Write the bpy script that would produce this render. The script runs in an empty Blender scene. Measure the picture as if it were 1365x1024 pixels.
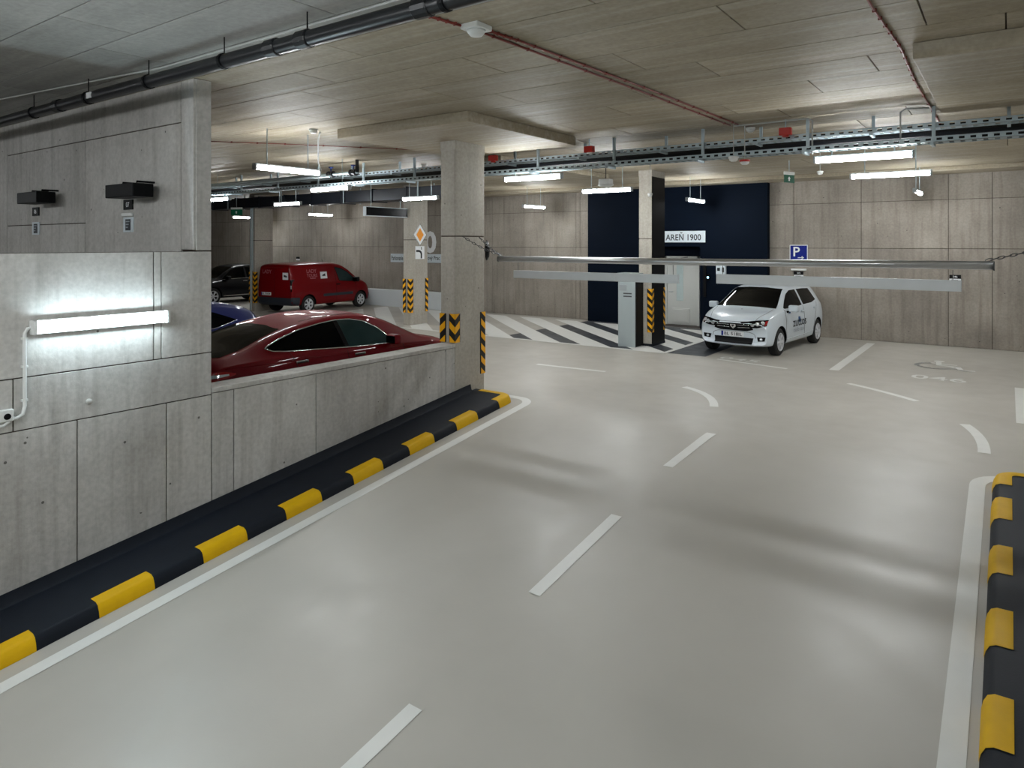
import bpy, bmesh, math, random
from mathutils import Vector, Matrix
from mathutils.bvhtree import BVHTree
random.seed(7)
S = bpy.context.scene
COL = S.collection
PI = math.pi
# ------------------------------------------------------------------ camera, world, exposure
EYE = 2.5
cam = bpy.data.cameras.new('camera'); camo = bpy.data.objects.new('camera', cam); COL.objects.link(camo)
cam.sensor_width = 36.0; cam.lens = 36.0*922.0/1365.0; cam.shift_y = -187.0/1365.0
cam.clip_start = 0.05; cam.clip_end = 200
camo.location = (0, 0, EYE); camo.rotation_euler = (PI/2, 0, math.radians(35.7))
S.camera = camo
W = bpy.data.worlds.new('world'); S.world = W; W.use_nodes = True
W.node_tree.nodes['Background'].inputs[0].default_value = (.75, .87, 1, 1)
W.node_tree.nodes['Background'].inputs[1].default_value = 0.03
LAMP = 100.0           # emission of the tube diffusers
vs = S.view_settings
vs.view_transform = 'Standard'; vs.look = 'None'; vs.gamma = 1.0; vs.use_curve_mapping = False
vs.exposure = 0.45
S.cycles.use_denoising = True
S.cycles.max_bounces = 8; S.cycles.diffuse_bounces = 5; S.cycles.glossy_bounces = 4
S.cycles.sample_clamp_indirect = 6.0
S.cycles.caustics_reflective = False; S.cycles.caustics_refractive = False

CEIL = 4.30
DROP = 4.15
SLOPE = 0.12
def rz(y):            # floor height: the ramp climbs to the level at y = 9
    if y >= 9.3: return 0.0
    if y <= 8.7: return -SLOPE*(9.0-y)
    t = (9.3-y)/0.6
    return -SLOPE*0.3*t*t

# ------------------------------------------------------------------ materials
MATS = {}
def lin(c):
    return tuple((v/12.92 if v <= .04045 else ((v+.055)/1.055)**2.4) for v in c)
def rgb(r, g, b): return lin((r/255., g/255., b/255.))
def pbr(name, col, rough=.5, metal=0., coat=0., emit=None, estr=0., spec=.5, trans=0.):
    m = bpy.data.materials.new(name); m.use_nodes = True
    b = m.node_tree.nodes['Principled BSDF']
    b.inputs['Base Color'].default_value = (*col, 1); b.inputs['Roughness'].default_value = rough
    b.inputs['Metallic'].default_value = metal; b.inputs['Coat Weight'].default_value = coat
    b.inputs['Coat Roughness'].default_value = .04
    b.inputs['Specular IOR Level'].default_value = spec
    if trans: b.inputs['Transmission Weight'].default_value = trans
    if emit: b.inputs['Emission Color'].default_value = (*emit, 1); b.inputs['Emission Strength'].default_value = estr
    MATS[name] = m; return m
def nd(m, t, **k):
    n = m.node_tree.nodes.new(t)
    for a, v in k.items(): setattr(n, a, v)
    return n
def grain(name, amt=.06, scale=9., bump=0., bscale=200.):
    """procedural mottling and fine relief on a plain material"""
    m = MATS[name]; nt = m.node_tree; b = nt.nodes['Principled BSDF']; L = nt.links.new
    c = tuple(b.inputs['Base Color'].default_value)
    geo = nd(m, 'ShaderNodeNewGeometry'); no = nd(m, 'ShaderNodeTexNoise'); no.inputs['Scale'].default_value = scale
    no.inputs['Detail'].default_value = 4
    L(geo.outputs['Position'], no.inputs['Vector'])
    mx = nd(m, 'ShaderNodeMix', data_type='RGBA')
    mx.inputs['A'].default_value = tuple(v*(1-amt) for v in c[:3])+(1,)
    mx.inputs['B'].default_value = tuple(min(1, v*(1+amt)) for v in c[:3])+(1,)
    L(no.outputs['Fac'], mx.inputs['Factor']); L(mx.outputs['Result'], b.inputs['Base Color'])
    if bump:
        n2 = nd(m, 'ShaderNodeTexNoise'); n2.inputs['Scale'].default_value = bscale; n2.inputs['Detail'].default_value = 3
        bp = nd(m, 'ShaderNodeBump'); bp.inputs['Strength'].default_value = bump; bp.inputs['Distance'].default_value = .004
        L(geo.outputs['Position'], n2.inputs['Vector']); L(n2.outputs['Fac'], bp.inputs['Height']); L(bp.outputs['Normal'], b.inputs['Normal'])
    return m
def ramp_node(m, pts):
    r = nd(m, 'ShaderNodeValToRGB'); e = r.color_ramp.elements
    while len(e) < len(pts): e.new(.5)
    for i, (p, c) in enumerate(pts): e[i].position = p; e[i].color = (*c, 1)
    return r
def concrete(name, c1, c2, stain, rough=.75, streak='z', pores=.5, stain_amt=.5, vary=.16, spec=.35):
    m = bpy.data.materials.new(name); m.use_nodes = True; nt = m.node_tree; L = nt.links.new
    b = nt.nodes['Principled BSDF']; b.inputs['Roughness'].default_value = rough; b.inputs['Specular IOR Level'].default_value = spec
    geo = nd(m, 'ShaderNodeNewGeometry'); oi = nd(m, 'ShaderNodeObjectInfo')
    def noise(scale, det, sc=(1, 1, 1), rgh=.55):
        mp = nd(m, 'ShaderNodeMapping'); mp.inputs['Scale'].default_value = sc
        L(geo.outputs['Position'], mp.inputs['Vector'])
        n = nd(m, 'ShaderNodeTexNoise'); n.inputs['Scale'].default_value = scale; n.inputs['Detail'].default_value = det
        n.inputs['Roughness'].default_value = rgh
        L(mp.outputs['Vector'], n.inputs['Vector']); return n
    big = noise(.9, 5)
    r1 = ramp_node(m, [(.32, c1), (.68, c2)]); L(big.outputs['Fac'], r1.inputs['Fac'])
    sc = {'z': (5, 5, .35), 'x': (.3, 5, 5), 'y': (5, .3, 5)}[streak]
    st = noise(1.6, 5, sc, .6)
    r2 = ramp_node(m, [(.48, (0, 0, 0)), (.72, (1, 1, 1))]); L(st.outputs['Fac'], r2.inputs['Fac'])
    ml = nd(m, 'ShaderNodeMath', operation='MULTIPLY'); ml.inputs[1].default_value = stain_amt
    L(r2.outputs['Color'], ml.inputs[0])
    mx = nd(m, 'ShaderNodeMix', data_type='RGBA'); mx.inputs['B'].default_value = (*stain, 1)
    L(ml.outputs[0], mx.inputs['Factor']); L(r1.outputs['Color'], mx.inputs['A'])
    # fine mottling
    fi = noise(22, 4); r3 = ramp_node(m, [(.3, (.86, .86, .86)), (.7, (1.06, 1.06, 1.06))]); L(fi.outputs['Fac'], r3.inputs['Fac'])
    mu = nd(m, 'ShaderNodeMix', data_type='RGBA', blend_type='MULTIPLY'); mu.inputs['Factor'].default_value = 1
    L(mx.outputs['Result'], mu.inputs['A']); L(r3.outputs['Color'], mu.inputs['B'])
    # blow holes
    vo = nd(m, 'ShaderNodeTexVoronoi'); vo.inputs['Scale'].default_value = 5.5
    L(geo.outputs['Position'], vo.inputs['Vector'])
    lt = nd(m, 'ShaderNodeMath', operation='LESS_THAN'); lt.inputs[1].default_value = .07
    L(vo.outputs['Distance'], lt.inputs[0])
    gate = noise(2.3, 2); gg = nd(m, 'ShaderNodeMath', operation='GREATER_THAN'); gg.inputs[1].default_value = .53
    L(gate.outputs['Fac'], gg.inputs[0])
    pm = nd(m, 'ShaderNodeMath', operation='MULTIPLY'); L(lt.outputs[0], pm.inputs[0]); L(gg.outputs[0], pm.inputs[1])
    pm2 = nd(m, 'ShaderNodeMath', operation='MULTIPLY'); pm2.inputs[1].default_value = pores; L(pm.outputs[0], pm2.inputs[0])
    po = nd(m, 'ShaderNodeMix', data_type='RGBA'); po.inputs['B'].default_value = (.05, .045, .04, 1)
    L(pm2.outputs[0], po.inputs['Factor']); L(mu.outputs['Result'], po.inputs['A'])
    # each cast panel came out a little lighter or darker
    mr = nd(m, 'ShaderNodeMapRange'); mr.inputs['To Min'].default_value = 1-vary; mr.inputs['To Max'].default_value = 1+vary*.6
    L(oi.outputs['Random'], mr.inputs['Value'])
    vm = nd(m, 'ShaderNodeVectorMath', operation='SCALE'); L(po.outputs['Result'], vm.inputs[0]); L(mr.outputs['Result'], vm.inputs['Scale'])
    L(vm.outputs['Vector'], b.inputs['Base Color'])
    bp = nd(m, 'ShaderNodeBump'); bp.inputs['Strength'].default_value = .25; bp.inputs['Distance'].default_value = .01
    L(fi.outputs['Fac'], bp.inputs['Height']); L(bp.outputs['Normal'], b.inputs['Normal'])
    MATS[name] = m; return m
def floor_mat(name, c1, c2, r0, r1):
    m = bpy.data.materials.new(name); m.use_nodes = True; nt = m.node_tree; L = nt.links.new
    b = nt.nodes['Principled BSDF']
    geo = nd(m, 'ShaderNodeNewGeometry')
    n1 = nd(m, 'ShaderNodeTexNoise'); n1.inputs['Scale'].default_value = .7; n1.inputs['Detail'].default_value = 5
    n2 = nd(m, 'ShaderNodeTexNoise'); n2.inputs['Scale'].default_value = 3.1; n2.inputs['Detail'].default_value = 5
    n3 = nd(m, 'ShaderNodeTexNoise'); n3.inputs['Scale'].default_value = 48; n3.inputs['Detail'].default_value = 3
    for n in (n1, n2, n3): L(geo.outputs['Position'], n.inputs['Vector'])
    rr = ramp_node(m, [(.3, c1), (.7, c2)]); L(n1.outputs['Fac'], rr.inputs['Fac'])
    L(rr.outputs['Color'], b.inputs['Base Color'])
    mr = nd(m, 'ShaderNodeMapRange'); mr.inputs['To Min'].default_value = r0; mr.inputs['To Max'].default_value = r1
    mr.inputs['From Min'].default_value = .3; mr.inputs['From Max'].default_value = .7
    L(n2.outputs['Fac'], mr.inputs['Value']); L(mr.outputs['Result'], b.inputs['Roughness'])
    bp = nd(m, 'ShaderNodeBump'); bp.inputs['Strength'].default_value = .10; bp.inputs['Distance'].default_value = .004
    L(n3.outputs['Fac'], bp.inputs['Height']); L(bp.outputs['Normal'], b.inputs['Normal'])
    MATS[name] = m; return m

concrete('conc_wall', rgb(176, 173, 168), rgb(200, 198, 194), rgb(142, 137, 130), stain_amt=.5, pores=.8, vary=.08)
concrete('conc_back', rgb(134, 127, 118), rgb(160, 152, 142), rgb(110, 101, 93), stain_amt=.5, pores=.8, vary=.10)
concrete('conc_joint', rgb(70, 60, 52), rgb(84, 74, 66), rgb(58, 50, 44), stain_amt=.3, pores=0)
concrete('conc_ceiling', rgb(150, 140, 120), rgb(168, 158, 139), rgb(196, 189, 177), stain_amt=.45, streak='x', pores=.25, rough=.62, vary=.12, spec=.22)
concrete('conc_ceiling_cool_lit', rgb(148, 148, 144), rgb(168, 168, 164), rgb(192, 192, 188), stain_amt=.4, streak='x', pores=.25, rough=.62, vary=.10, spec=.22)  # cool light of the wall lamp put into the ceiling colour
concrete('conc_column', rgb(160, 155, 145), rgb(180, 175, 165), rgb(132, 127, 118), stain_amt=.35, pores=.7, vary=.06)
floor_mat('floor_coat', rgb(174, 170, 162), rgb(184, 180, 172), .36, .48)
floor_mat('dark_coat', rgb(50, 54, 60), rgb(58, 62, 68), .38, .5)
pbr('white_line', rgb(222, 222, 218), .42); grain('white_line', .05, 6, .08, 60)
pbr('navy', rgb(3, 13, 27), .7, spec=.08); grain('navy', .12, 2.5)
pbr('rubber', rgb(18, 23, 32), .6, spec=.2); grain('rubber', .22, 7, .15, 70)
pbr('yellow', rgb(214, 168, 6), .55, spec=.2); grain('yellow', .10, 9, .1, 60)
pbr('guard_black', rgb(18, 18, 18), .5); grain('guard_black', .2, 14)
pbr('guard_yellow', rgb(240, 172, 10), .5); grain('guard_yellow', .06, 14)
pbr('steel', rgb(196, 198, 200), .3, .75); grain('steel', .08, 12)
pbr('galv', rgb(168, 182, 188), .45, .55); grain('galv', .14, 14)
pbr('alu', rgb(206, 210, 212), .4, .15); grain('alu', .08, 5)
pbr('black', rgb(9, 10, 12), .5, spec=.15); grain('black', .2, 8)
pbr('black_gloss', rgb(5, 6, 8), .25, spec=.14); grain('black_gloss', .2, 6)
pbr('pipe_black', rgb(14, 16, 20), .35); grain('pipe_black', .25, 8)
pbr('duct', rgb(26, 30, 38), .35, .3); grain('duct', .25, 4)
pbr('white_plastic', rgb(226, 228, 226), .4); grain('white_plastic', .04, 12)
pbr('grey_plastic', rgb(148, 154, 156), .45); grain('grey_plastic', .06, 7)
pbr('cab_grey', rgb(160, 170, 172), .45); grain('cab_grey', .05, 4)
pbr('dark_grey', rgb(62, 64, 66), .5); grain('dark_grey', .1, 8)
pbr('door_white', rgb(206, 208, 204), .4); grain('door_white', .04, 3)
pbr('red_plastic', rgb(176, 26, 14), .4); grain('red_plastic', .1, 9)
pbr('cable_red', rgb(120, 44, 34), .5); grain('cable_red', .15, 14)
pbr('cable_grey', rgb(176, 178, 176), .5); grain('cable_grey', .1, 14)
pbr('sign_blue', rgb(6, 28, 124), .4, spec=.2); grain('sign_blue', .08, 9)
pbr('sign_white', rgb(232, 234, 236), .4); grain('sign_white', .04, 9)
pbr('sign_board', rgb(206, 216, 222), .4); grain('sign_board', .05, 7)
pbr('sign_orange', rgb(240, 150, 8), .4); grain('sign_orange', .05, 9)
pbr('ink', rgb(18, 26, 34), .5); grain('ink', .2, 20)
pbr('sign_green', rgb(8, 72, 54), .4, emit=rgb(10, 110, 74), estr=.06)
pbr('valve_blue', rgb(16, 44, 110), .4); grain('valve_blue', .1, 10)
pbr('kerb_white', rgb(214, 220, 224), .5); grain('kerb_white', .05, 3)
pbr('tyre', rgb(16, 16, 17), .75); grain('tyre', .2, 30)
pbr('rim', rgb(204, 206, 210), .4, .0); grain('rim', .06, 20)
pbr('chrome', rgb(225, 228, 230), .1, 1.); grain('chrome', .03, 20)
pbr('glass_dark', rgb(3, 4, 5), .05, spec=.06); grain('glass_dark', .3, 3)
pbr('glass_teal', rgb(36, 52, 52), .06, spec=.10); grain('glass_teal', .45, 2.2)
pbr('glass_door', rgb(190, 206, 206), .12, coat=.5); grain('glass_door', .06, 3)
pbr('paint_red', rgb(98, 2, 13), .5, 0, coat=.32, spec=.06); grain('paint_red', .06, 60)
pbr('paint_van', rgb(112, 3, 10), .5, 0, coat=.3, spec=.1); grain('paint_van', .05, 30)
pbr('paint_white', rgb(206, 216, 224), .3, 0, coat=.8); grain('paint_white', .02, 30)
pbr('paint_blue', rgb(6, 16, 62), .5, 0, coat=.4, spec=.08); grain('paint_blue', .06, 60)
pbr('paint_black', rgb(6, 8, 13), .5, .0, coat=.45, spec=.08); grain('paint_black', .1, 60)
pbr('trim_plastic', rgb(34, 40, 50), .55); grain('trim_plastic', .1, 14)
pbr('lamp_red', rgb(150, 14, 20), .12, coat=1.); grain('lamp_red', .2, 40)
pbr('lamp_clear', rgb(208, 212, 216), .1, .5, coat=1.); grain('lamp_clear', .3, 45)
pbr('text_grey', rgb(150, 158, 166), .5); grain('text_grey', .05, 20)
pbr('text_pink', rgb(168, 96, 104), .5); grain('text_pink', .08, 20)
pbr('text_blue', rgb(20, 74, 130), .5); grain('text_blue', .08, 20)
pbr('diffuser', rgb(240, 244, 246), .4, emit=(.95, .985, 1.0), estr=LAMP)
pbr('diffuser_wall', rgb(240, 244, 246), .4, emit=(.74, .92, 1.0), estr=LAMP*.52)
pbr('led_blue', rgb(120, 200, 250), .4, emit=(.35, .75, 1.0), estr=3.)
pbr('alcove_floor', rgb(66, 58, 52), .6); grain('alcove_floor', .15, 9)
M = MATS

# ------------------------------------------------------------------ mesh helpers
class MB:
    def __init__(s): s.v = []; s.f = []; s.mi = []
    def add(s, vs_, fs_, mi=0):
        o = len(s.v); s.v += [tuple(p) for p in vs_]; s.f += [tuple(i+o for i in f) for f in fs_]; s.mi += [mi]*len(fs_); return s
    def box(s, x0, x1, y0, y1, z0, z1, bev=0., mi=0):
        if x0 > x1: x0, x1 = x1, x0
        if y0 > y1: y0, y1 = y1, y0
        if z0 > z1: z0, z1 = z1, z0
        if bev <= 0:
            v = [(x, y, z) for z in (z0, z1) for y in (y0, y1) for x in (x0, x1)]
            return s.add(v, [(0, 2, 3, 1), (4, 5, 7, 6), (0, 1, 5, 4), (2, 6, 7, 3), (0, 4, 6, 2), (1, 3, 7, 5)], mi)
        bm = bmesh.new(); bmesh.ops.create_cube(bm, size=1)
        for p in bm.verts: p.co = Vector((x0+(p.co.x+.5)*(x1-x0), y0+(p.co.y+.5)*(y1-y0), z0+(p.co.z+.5)*(z1-z0)))
        bmesh.ops.bevel(bm, geom=bm.edges[:], offset=bev, segments=2, affect='EDGES', profile=.5)
        bm.verts.index_update()
        s.add([p.co[:] for p in bm.verts], [[q.index for q in f.verts] for f in bm.faces], mi); bm.free(); return s
    def prism(s, pts, z0, z1, mi=0):      # polygon in xy
        n = len(pts)
        a = sum(pts[i][0]*pts[(i+1) % n][1]-pts[(i+1) % n][0]*pts[i][1] for i in range(n))
        if a < 0: pts = pts[::-1]
        v = [(x, y, z0) for x, y in pts]+[(x, y, z1) for x, y in pts]
        f = [tuple(range(n))[::-1], tuple(range(n, 2*n))]+[(i, (i+1) % n, n+(i+1) % n, n+i) for i in range(n)]
        return s.add(v, f, mi)
    def tube(s, pts, r, k=8, cap=True, mi=0):
        P = [Vector(p) for p in pts]; n = len(P); up = None; v = []
        for i in range(n):
            t = (P[min(i+1, n-1)]-P[max(i-1, 0)])
            if t.length < 1e-9: t = Vector((0, 0, 1))
            t.normalize()
            if up is None:
                up = Vector((0, 0, 1)) if abs(t.z) < .9 else Vector((1, 0, 0))
            a = up.cross(t)
            if a.length < 1e-6: a = Vector((1, 0, 0)).cross(t)
            a.normalize(); up = t.cross(a); up.normalize()
            rr = r[i] if isinstance(r, (list, tuple)) else r
            for j in range(k):
                th = 2*PI*j/k; v.append(tuple(P[i]+a*(rr*math.cos(th))+up*(rr*math.sin(th))))
        f = [(i*k+j, i*k+(j+1) % k, (i+1)*k+(j+1) % k, (i+1)*k+j) for i in range(n-1) for j in range(k)]
        if cap: f += [tuple(range(k))[::-1], tuple((n-1)*k+j for j in range(k))]
        return s.add(v, f, mi)
    def lathe(s, prof, c=(0, 0, 0), axis='z', k=24, mi=0, cap=True):
        v = []; n = len(prof)
        for r, h in prof:
            for j in range(k):
                th = 2*PI*j/k; a, b = r*math.cos(th), r*math.sin(th)
                p = {'z': (a, b, h), 'x': (h, a, b), 'y': (b, h, a)}[axis]
                v.append((p[0]+c[0], p[1]+c[1], p[2]+c[2]))
        f = [(i*k+j, i*k+(j+1) % k, (i+1)*k+(j+1) % k, (i+1)*k+j) for i in range(n-1) for j in range(k)]
        if cap and prof[0][0] > 1e-6: f.append(tuple(range(k))[::-1])
        if cap and prof[-1][0] > 1e-6: f.append(tuple((n-1)*k+j for j in range(k)))
        return s.add(v, f, mi)
    def mesh(s, name, smooth=False):
        me = bpy.data.meshes.new(name); me.from_pydata(s.v, [], s.f); me.update()
        if len(set(s.mi)) > 1: me.polygons.foreach_set('material_index', s.mi)
        if smooth: me.polygons.foreach_set('use_smooth', [True]*len(me.polygons))
        return me
    def build(s, name, mat, parent=None, smooth=False, recalc=True):
        me = s.mesh(name, smooth)
        if recalc:
            bm = bmesh.new(); bm.from_mesh(me); bmesh.ops.recalc_face_normals(bm, faces=bm.faces[:]); bm.to_mesh(me); bm.free()
        for m in (mat if isinstance(mat, (list, tuple)) else [mat]): me.materials.append(M[m])
        return obj(name, me, parent)
def obj(name, me, parent=None):
    o = bpy.data.objects.new(name, me); COL.objects.link(o)
    if parent is not None: o.parent = parent
    return o
def thing(name, label, cat, loc=(0, 0, 0), rotz=0, group=None):
    o = bpy.data.objects.new(name, None); COL.objects.link(o); o.empty_display_size = .1
    o.location = loc; o.rotation_euler = (0, 0, rotz)
    return tag(o, label, cat, group)
def tag(o, label, cat, group=None):
    o['label'] = label; o['category'] = cat
    if group: o['group'] = group
    return o
def struct(o, label=None):
    o['kind'] = 'structure'
    if label: o['label'] = label
    return o
def auto_smooth(o, deg=35):
    me = o.data; me.polygons.foreach_set('use_smooth', [True]*len(me.polygons))
    try: me.set_sharp_from_angle(angle=math.radians(deg))
    except Exception: pass
    return o
def text_mesh(body, w=None, h=None, bold=.012):
    cu = bpy.data.curves.new('t', 'FONT'); cu.body = body; cu.size = 1; cu.extrude = 0; cu.resolution_u = 3; cu.offset = bold
    o = bpy.data.objects.new('t', cu); COL.objects.link(o)
    dg = bpy.context.evaluated_depsgraph_get()
    me = bpy.data.meshes.new_from_object(o.evaluated_get(dg))
    bpy.data.objects.remove(o); bpy.data.curves.remove(cu)
    xs = [v.co.x for v in me.vertices]; ys = [v.co.y for v in me.vertices]
    bw, bh = max(xs)-min(xs), max(ys)-min(ys); cx, cy = (max(xs)+min(xs))/2, (max(ys)+min(ys))/2
    sx = w/bw if w else (h/bh); sy = h/bh if h else sx
    for v in me.vertices: v.co = Vector(((v.co.x-cx)*sx, (v.co.y-cy)*sy, 0))
    return me
def split_words(me, body):
    """two words become two meshes, cut at the widest gap between letters"""
    if ' ' not in body: return [me]
    iv = sorted((min(me.vertices[i].co.x for i in p.vertices), max(me.vertices[i].co.x for i in p.vertices)) for p in me.polygons)
    best, cut, end = -1, 0, iv[0][1]
    for a, b_ in iv[1:]:
        if a-end > best: best, cut = a-end, (a+end)/2
        end = max(end, b_)
    res = []
    for side in (-1, 1):
        bm = bmesh.new(); bm.from_mesh(me)
        bmesh.ops.delete(bm, geom=[v for v in bm.verts if (v.co.x-cut)*side < 0], context='VERTS')
        m2 = bpy.data.meshes.new('word'); bm.to_mesh(m2); bm.free(); res.append(m2)
    return res
def text(name, body, mat, parent, origin, right, up, w=None, h=None, bold=.012):
    me = text_mesh(body, w, h, bold)
    R, U = Vector(right).normalized(), Vector(up).normalized(); N = R.cross(U)
    out = None
    for me in split_words(me, body):
        for v in me.vertices: v.co = Vector(origin)+R*v.co.x+U*v.co.y
        me.materials.clear(); me.materials.append(M[mat]); out = obj(name, me, parent)
    return out

# ------------------------------------------------------------------ photo pixel -> position (distance always from a known plane)
YAW = math.radians(35.7); FW = (-math.sin(YAW), math.cos(YAW)); RT = (math.cos(YAW), math.sin(YAW))
def ray(px, py):
    u = px-682.5; return (FW[0]*922+RT[0]*u, FW[1]*922+RT[1]*u, 325.-py)
def on_floor(px, py):
    d = ray(px, py); s = (EYE+SLOPE*9)/(SLOPE*d[1]-d[2])
    if d[1]*s > 9: s = -EYE/d[2]
    return (d[0]*s, d[1]*s)

# ================================================================== STRUCTURE
XL, XR, YB = -36.0, 8.0, 19.9            # far left wall, far right wall, back wall
RX0, RX1 = -7.17, 0.66                   # ramp between these walls
WT = 0.30
# floor with the ramp in one coat
fl = MB()
ys = [-6.0, 0, 4, 8.0]+[8.7+.1*i for i in range(7)]
def strip(x0, x1, y0, y1, f): fl.add([(x0, y0, f(y0)), (x1, y0, f(y0)), (x1, y1, f(y1)), (x0, y1, f(y1))], [(0, 1, 2, 3)])
for a, b_ in zip(ys[:-1], ys[1:]): strip(RX0-WT, RX1+WT, a, b_, rz)
flat = lambda y: 0.
strip(RX0-WT, RX1+WT, 9.3, 21.4, flat)
for x0, x1 in ((XL-.4, RX0-WT), (RX1+WT, XR+.4)):
    strip(x0, x1, -6, 9.3, flat); strip(x0, x1, 9.3, 21.4, flat)
fl.box(XL-.4, RX0-WT, -6, 21.4, -.3, -.02); fl.box(RX1+WT, XR+.4, -6, 21.4, -.3, -.02)
floor = struct(fl.build('floor', 'floor_coat', recalc=False))

def decal(name, pts, mat='white_line', lift=.004, parent=floor):
    """flat paint on the floor, following the ramp; pts = outline in xy, split where the ramp bends"""
    ymin, ymax = min(p[1] for p in pts), max(p[1] for p in pts)
    bm = bmesh.new(); vs_ = [bm.verts.new((x, y, 0)) for x, y in pts]; bm.faces.new(vs_)
    for yc in [8.7+.1*i for i in range(7)]:
        if ymin < yc < ymax:
            bmesh.ops.bisect_plane(bm, geom=bm.verts[:]+bm.edges[:]+bm.faces[:], plane_co=(0, yc, 0), plane_no=(0, 1, 0))
    for v in bm.verts: v.co.z = (rz(v.co.y) if RX0-WT < v.co.x < RX1+WT else 0)+lift
    bmesh.ops.recalc_face_normals(bm, faces=bm.faces[:])
    for f in bm.faces:
        if f.normal.z < 0: f.normal_flip()
    me = bpy.data.meshes.new(name); bm.to_mesh(me); bm.free(); me.materials.append(M[mat])
    return obj(name, me, parent)
def band(name, path, w, mat='white_line', lift=.004):
    """painted line of width w along a path"""
    P = [Vector(p) for p in path]; n = len(P); Lf, Rt = [], []
    for i in range(n):
        t = (P[min(i+1, n-1)]-P[max(i-1, 0)]).normalized(); q = Vector((-t.y, t.x))*w/2
        Lf.append(P[i]+q); Rt.append(P[i]-q)
    mb = MB()
    for i in range(n-1):
        qd = [Lf[i], Rt[i], Rt[i+1], Lf[i+1]]
        mb.add([(p.x, p.y, (rz(p.y) if RX0-WT < p.x < RX1+WT else 0)+lift) for p in qd], [(0, 1, 2, 3)])
    o = mb.build(name, mat, floor)
    return o
# dark painted zone in front of the stair core
decal('dark_floor_zone', [(-11.1, 14.92), (-5.45, 14.92), (-5.45, 19.68), (-11.1, 19.68)], 'dark_coat', .002)
# centre line of the ramp
k = 0
for y0 in (-2.96, -0.02, 1.92, 4.90, 7.75):
    y1 = y0+(1.53 if y0 != 7.75 else 1.22)
    decal('lane_dash', [(-3.35, y0), (-3.23, y0), (-3.23+(.1 if y0 == 7.75 else 0), y1), (-3.35+(.09 if y0 == 7.75 else 0), y1)])
# curved dashes on the level
def arc3(p, q, r, n=8):    # quadratic bow through three points
    P, Q, R = map(Vector, (p, q, r)); C = 2*Q-(P+R)/2
    return [tuple((1-t)**2*P+2*t*(1-t)*C+t*t*R) for t in [i/n for i in range(n+1)]]
band('lane_dash', arc3((-4.60, 11.55), (-4.04, 11.12), (-3.67, 10.41)), .13)
band('lane_dash', arc3((-.50, 11.42), (-.31, 10.75), (-.24, 9.98)), .13)
band('lane_dash', arc3((-7.95, 11.95), (-7.2, 11.98), (-6.40, 12.03)), .12)
band('lane_dash', arc3((-2.33, 13.55), (-1.75, 13.15), (-1.19, 12.66)), .12)
# edge lines with rounded ends round the kerbs
def corner(x, y0, yc, r, xe, sgn, n=10):
    pts = [(x, y0+(yc-y0)*i/14) for i in range(15)]
    for i in range(1, n+1):
        a = PI/2*i/n; pts.append((x+sgn*(r-r*math.cos(a)), yc+r*math.sin(a)))
    pts.append((xe, yc+r)); return pts
band('edge_line', corner(-6.15, -6, 8.85, .33, -7.16, -1), .14)
band('edge_line', corner(-.27, -6, 8.72, .33, .9, 1), .14)
# bay lines, stop lines, numbers
decal('bay_line', [(-2.9, 14.8), (-2.72, 14.8), (-2.72, 19.35), (-2.9, 19.35)])
decal('bay_line', [(.08, 11.93), (1.25, 11.93), (1.25, 14.85), (.08, 14.85)])
band('stop_line', [(-5.13, 14.75), (-4.4, 14.6), (-3.6, 14.42)], .10)
text('bay_number', '046', 'white_line', floor, (-1.06, 15.02, .004), (1, 0, 0), (0, 1, 0), w=.88, h=.42)
text('bay_number', '045', 'white_line', floor, (-4.72, 14.98, .004), (1, -.12, 0), (.12, 1, 0), w=.86, h=.3)
# wheelchair user symbol, painted flat
wc = MB()
def flat_stroke(mb, path, w, z=.004):
    P = [Vector(p) for p in path]; n = len(P)
    for i in range(n-1):
        t = (P[i+1]-P[i]).normalized(); q = Vector((-t.y, t.x))*w/2; e = t*w*.25
        qd = [P[i]-e+q, P[i]-e-q, P[i+1]+e-q, P[i+1]+e+q]
        mb.add([(p.x, p.y, z) for p in qd], [(0, 1, 2, 3)])
cx, cy = -1.22, 16.55
flat_stroke(wc, [(cx+.34*math.cos(a), cy+.36*math.sin(a)) for a in [math.radians(100+13*i) for i in range(20)]], .09)
flat_stroke(wc, [(cx+.02, cy+.5), (cx+.05, cy+.1), (cx+.38, cy+.06), (cx+.46, cy-.34), (cx+.66, cy-.30)], .10, .0045)
flat_stroke(wc, [(cx+.04, cy+.30), (cx+.34, cy+.28)], .08, .005)
wc.add([(cx+.02+.1*math.cos(2*PI*i/16), cy+.66+.1*math.sin(2*PI*i/16), .004) for i in range(16)], [tuple(range(16))])
wc.build('wheelchair_symbol', 'white_line', floor)
# hatched no-parking zone: each stripe clipped to the zone
def clip(poly, axis, val, keep_less):
    out = []
    for i in range(len(poly)):
        a, b_ = poly[i], poly[(i+1) % len(poly)]
        ia = (a[axis] <= val) == keep_less; ib = (b_[axis] <= val) == keep_less
        if ia: out.append(a)
        if ia != ib:
            t = (val-a[axis])/(b_[axis]-a[axis]); out.append((a[0]+t*(b_[0]-a[0]), a[1]+t*(b_[1]-a[1])))
    return out
for k in range(-5, 7):
    x0 = -10.02+1.44*k; w = .84
    poly = [(x0, 14.88), (x0+w, 14.88), (x0+w-1.12*4.5, 19.38), (x0-1.12*4.5, 19.38)]
    poly = clip(clip(poly, 0, -20.1, False), 0, -6.46, True)
    if len(poly) > 2: decal('hatch_stripe', poly)
decal('edge_line', [(-16.2, 14.74), (-6.38, 14.80), (-6.38, 14.93), (-16.2, 14.88)], lift=.005)
decal('edge_line', [(-6.46, 14.86), (-6.34, 14.86), (-6.34, 19.3), (-6.46, 19.3)], lift=.0055)
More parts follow.
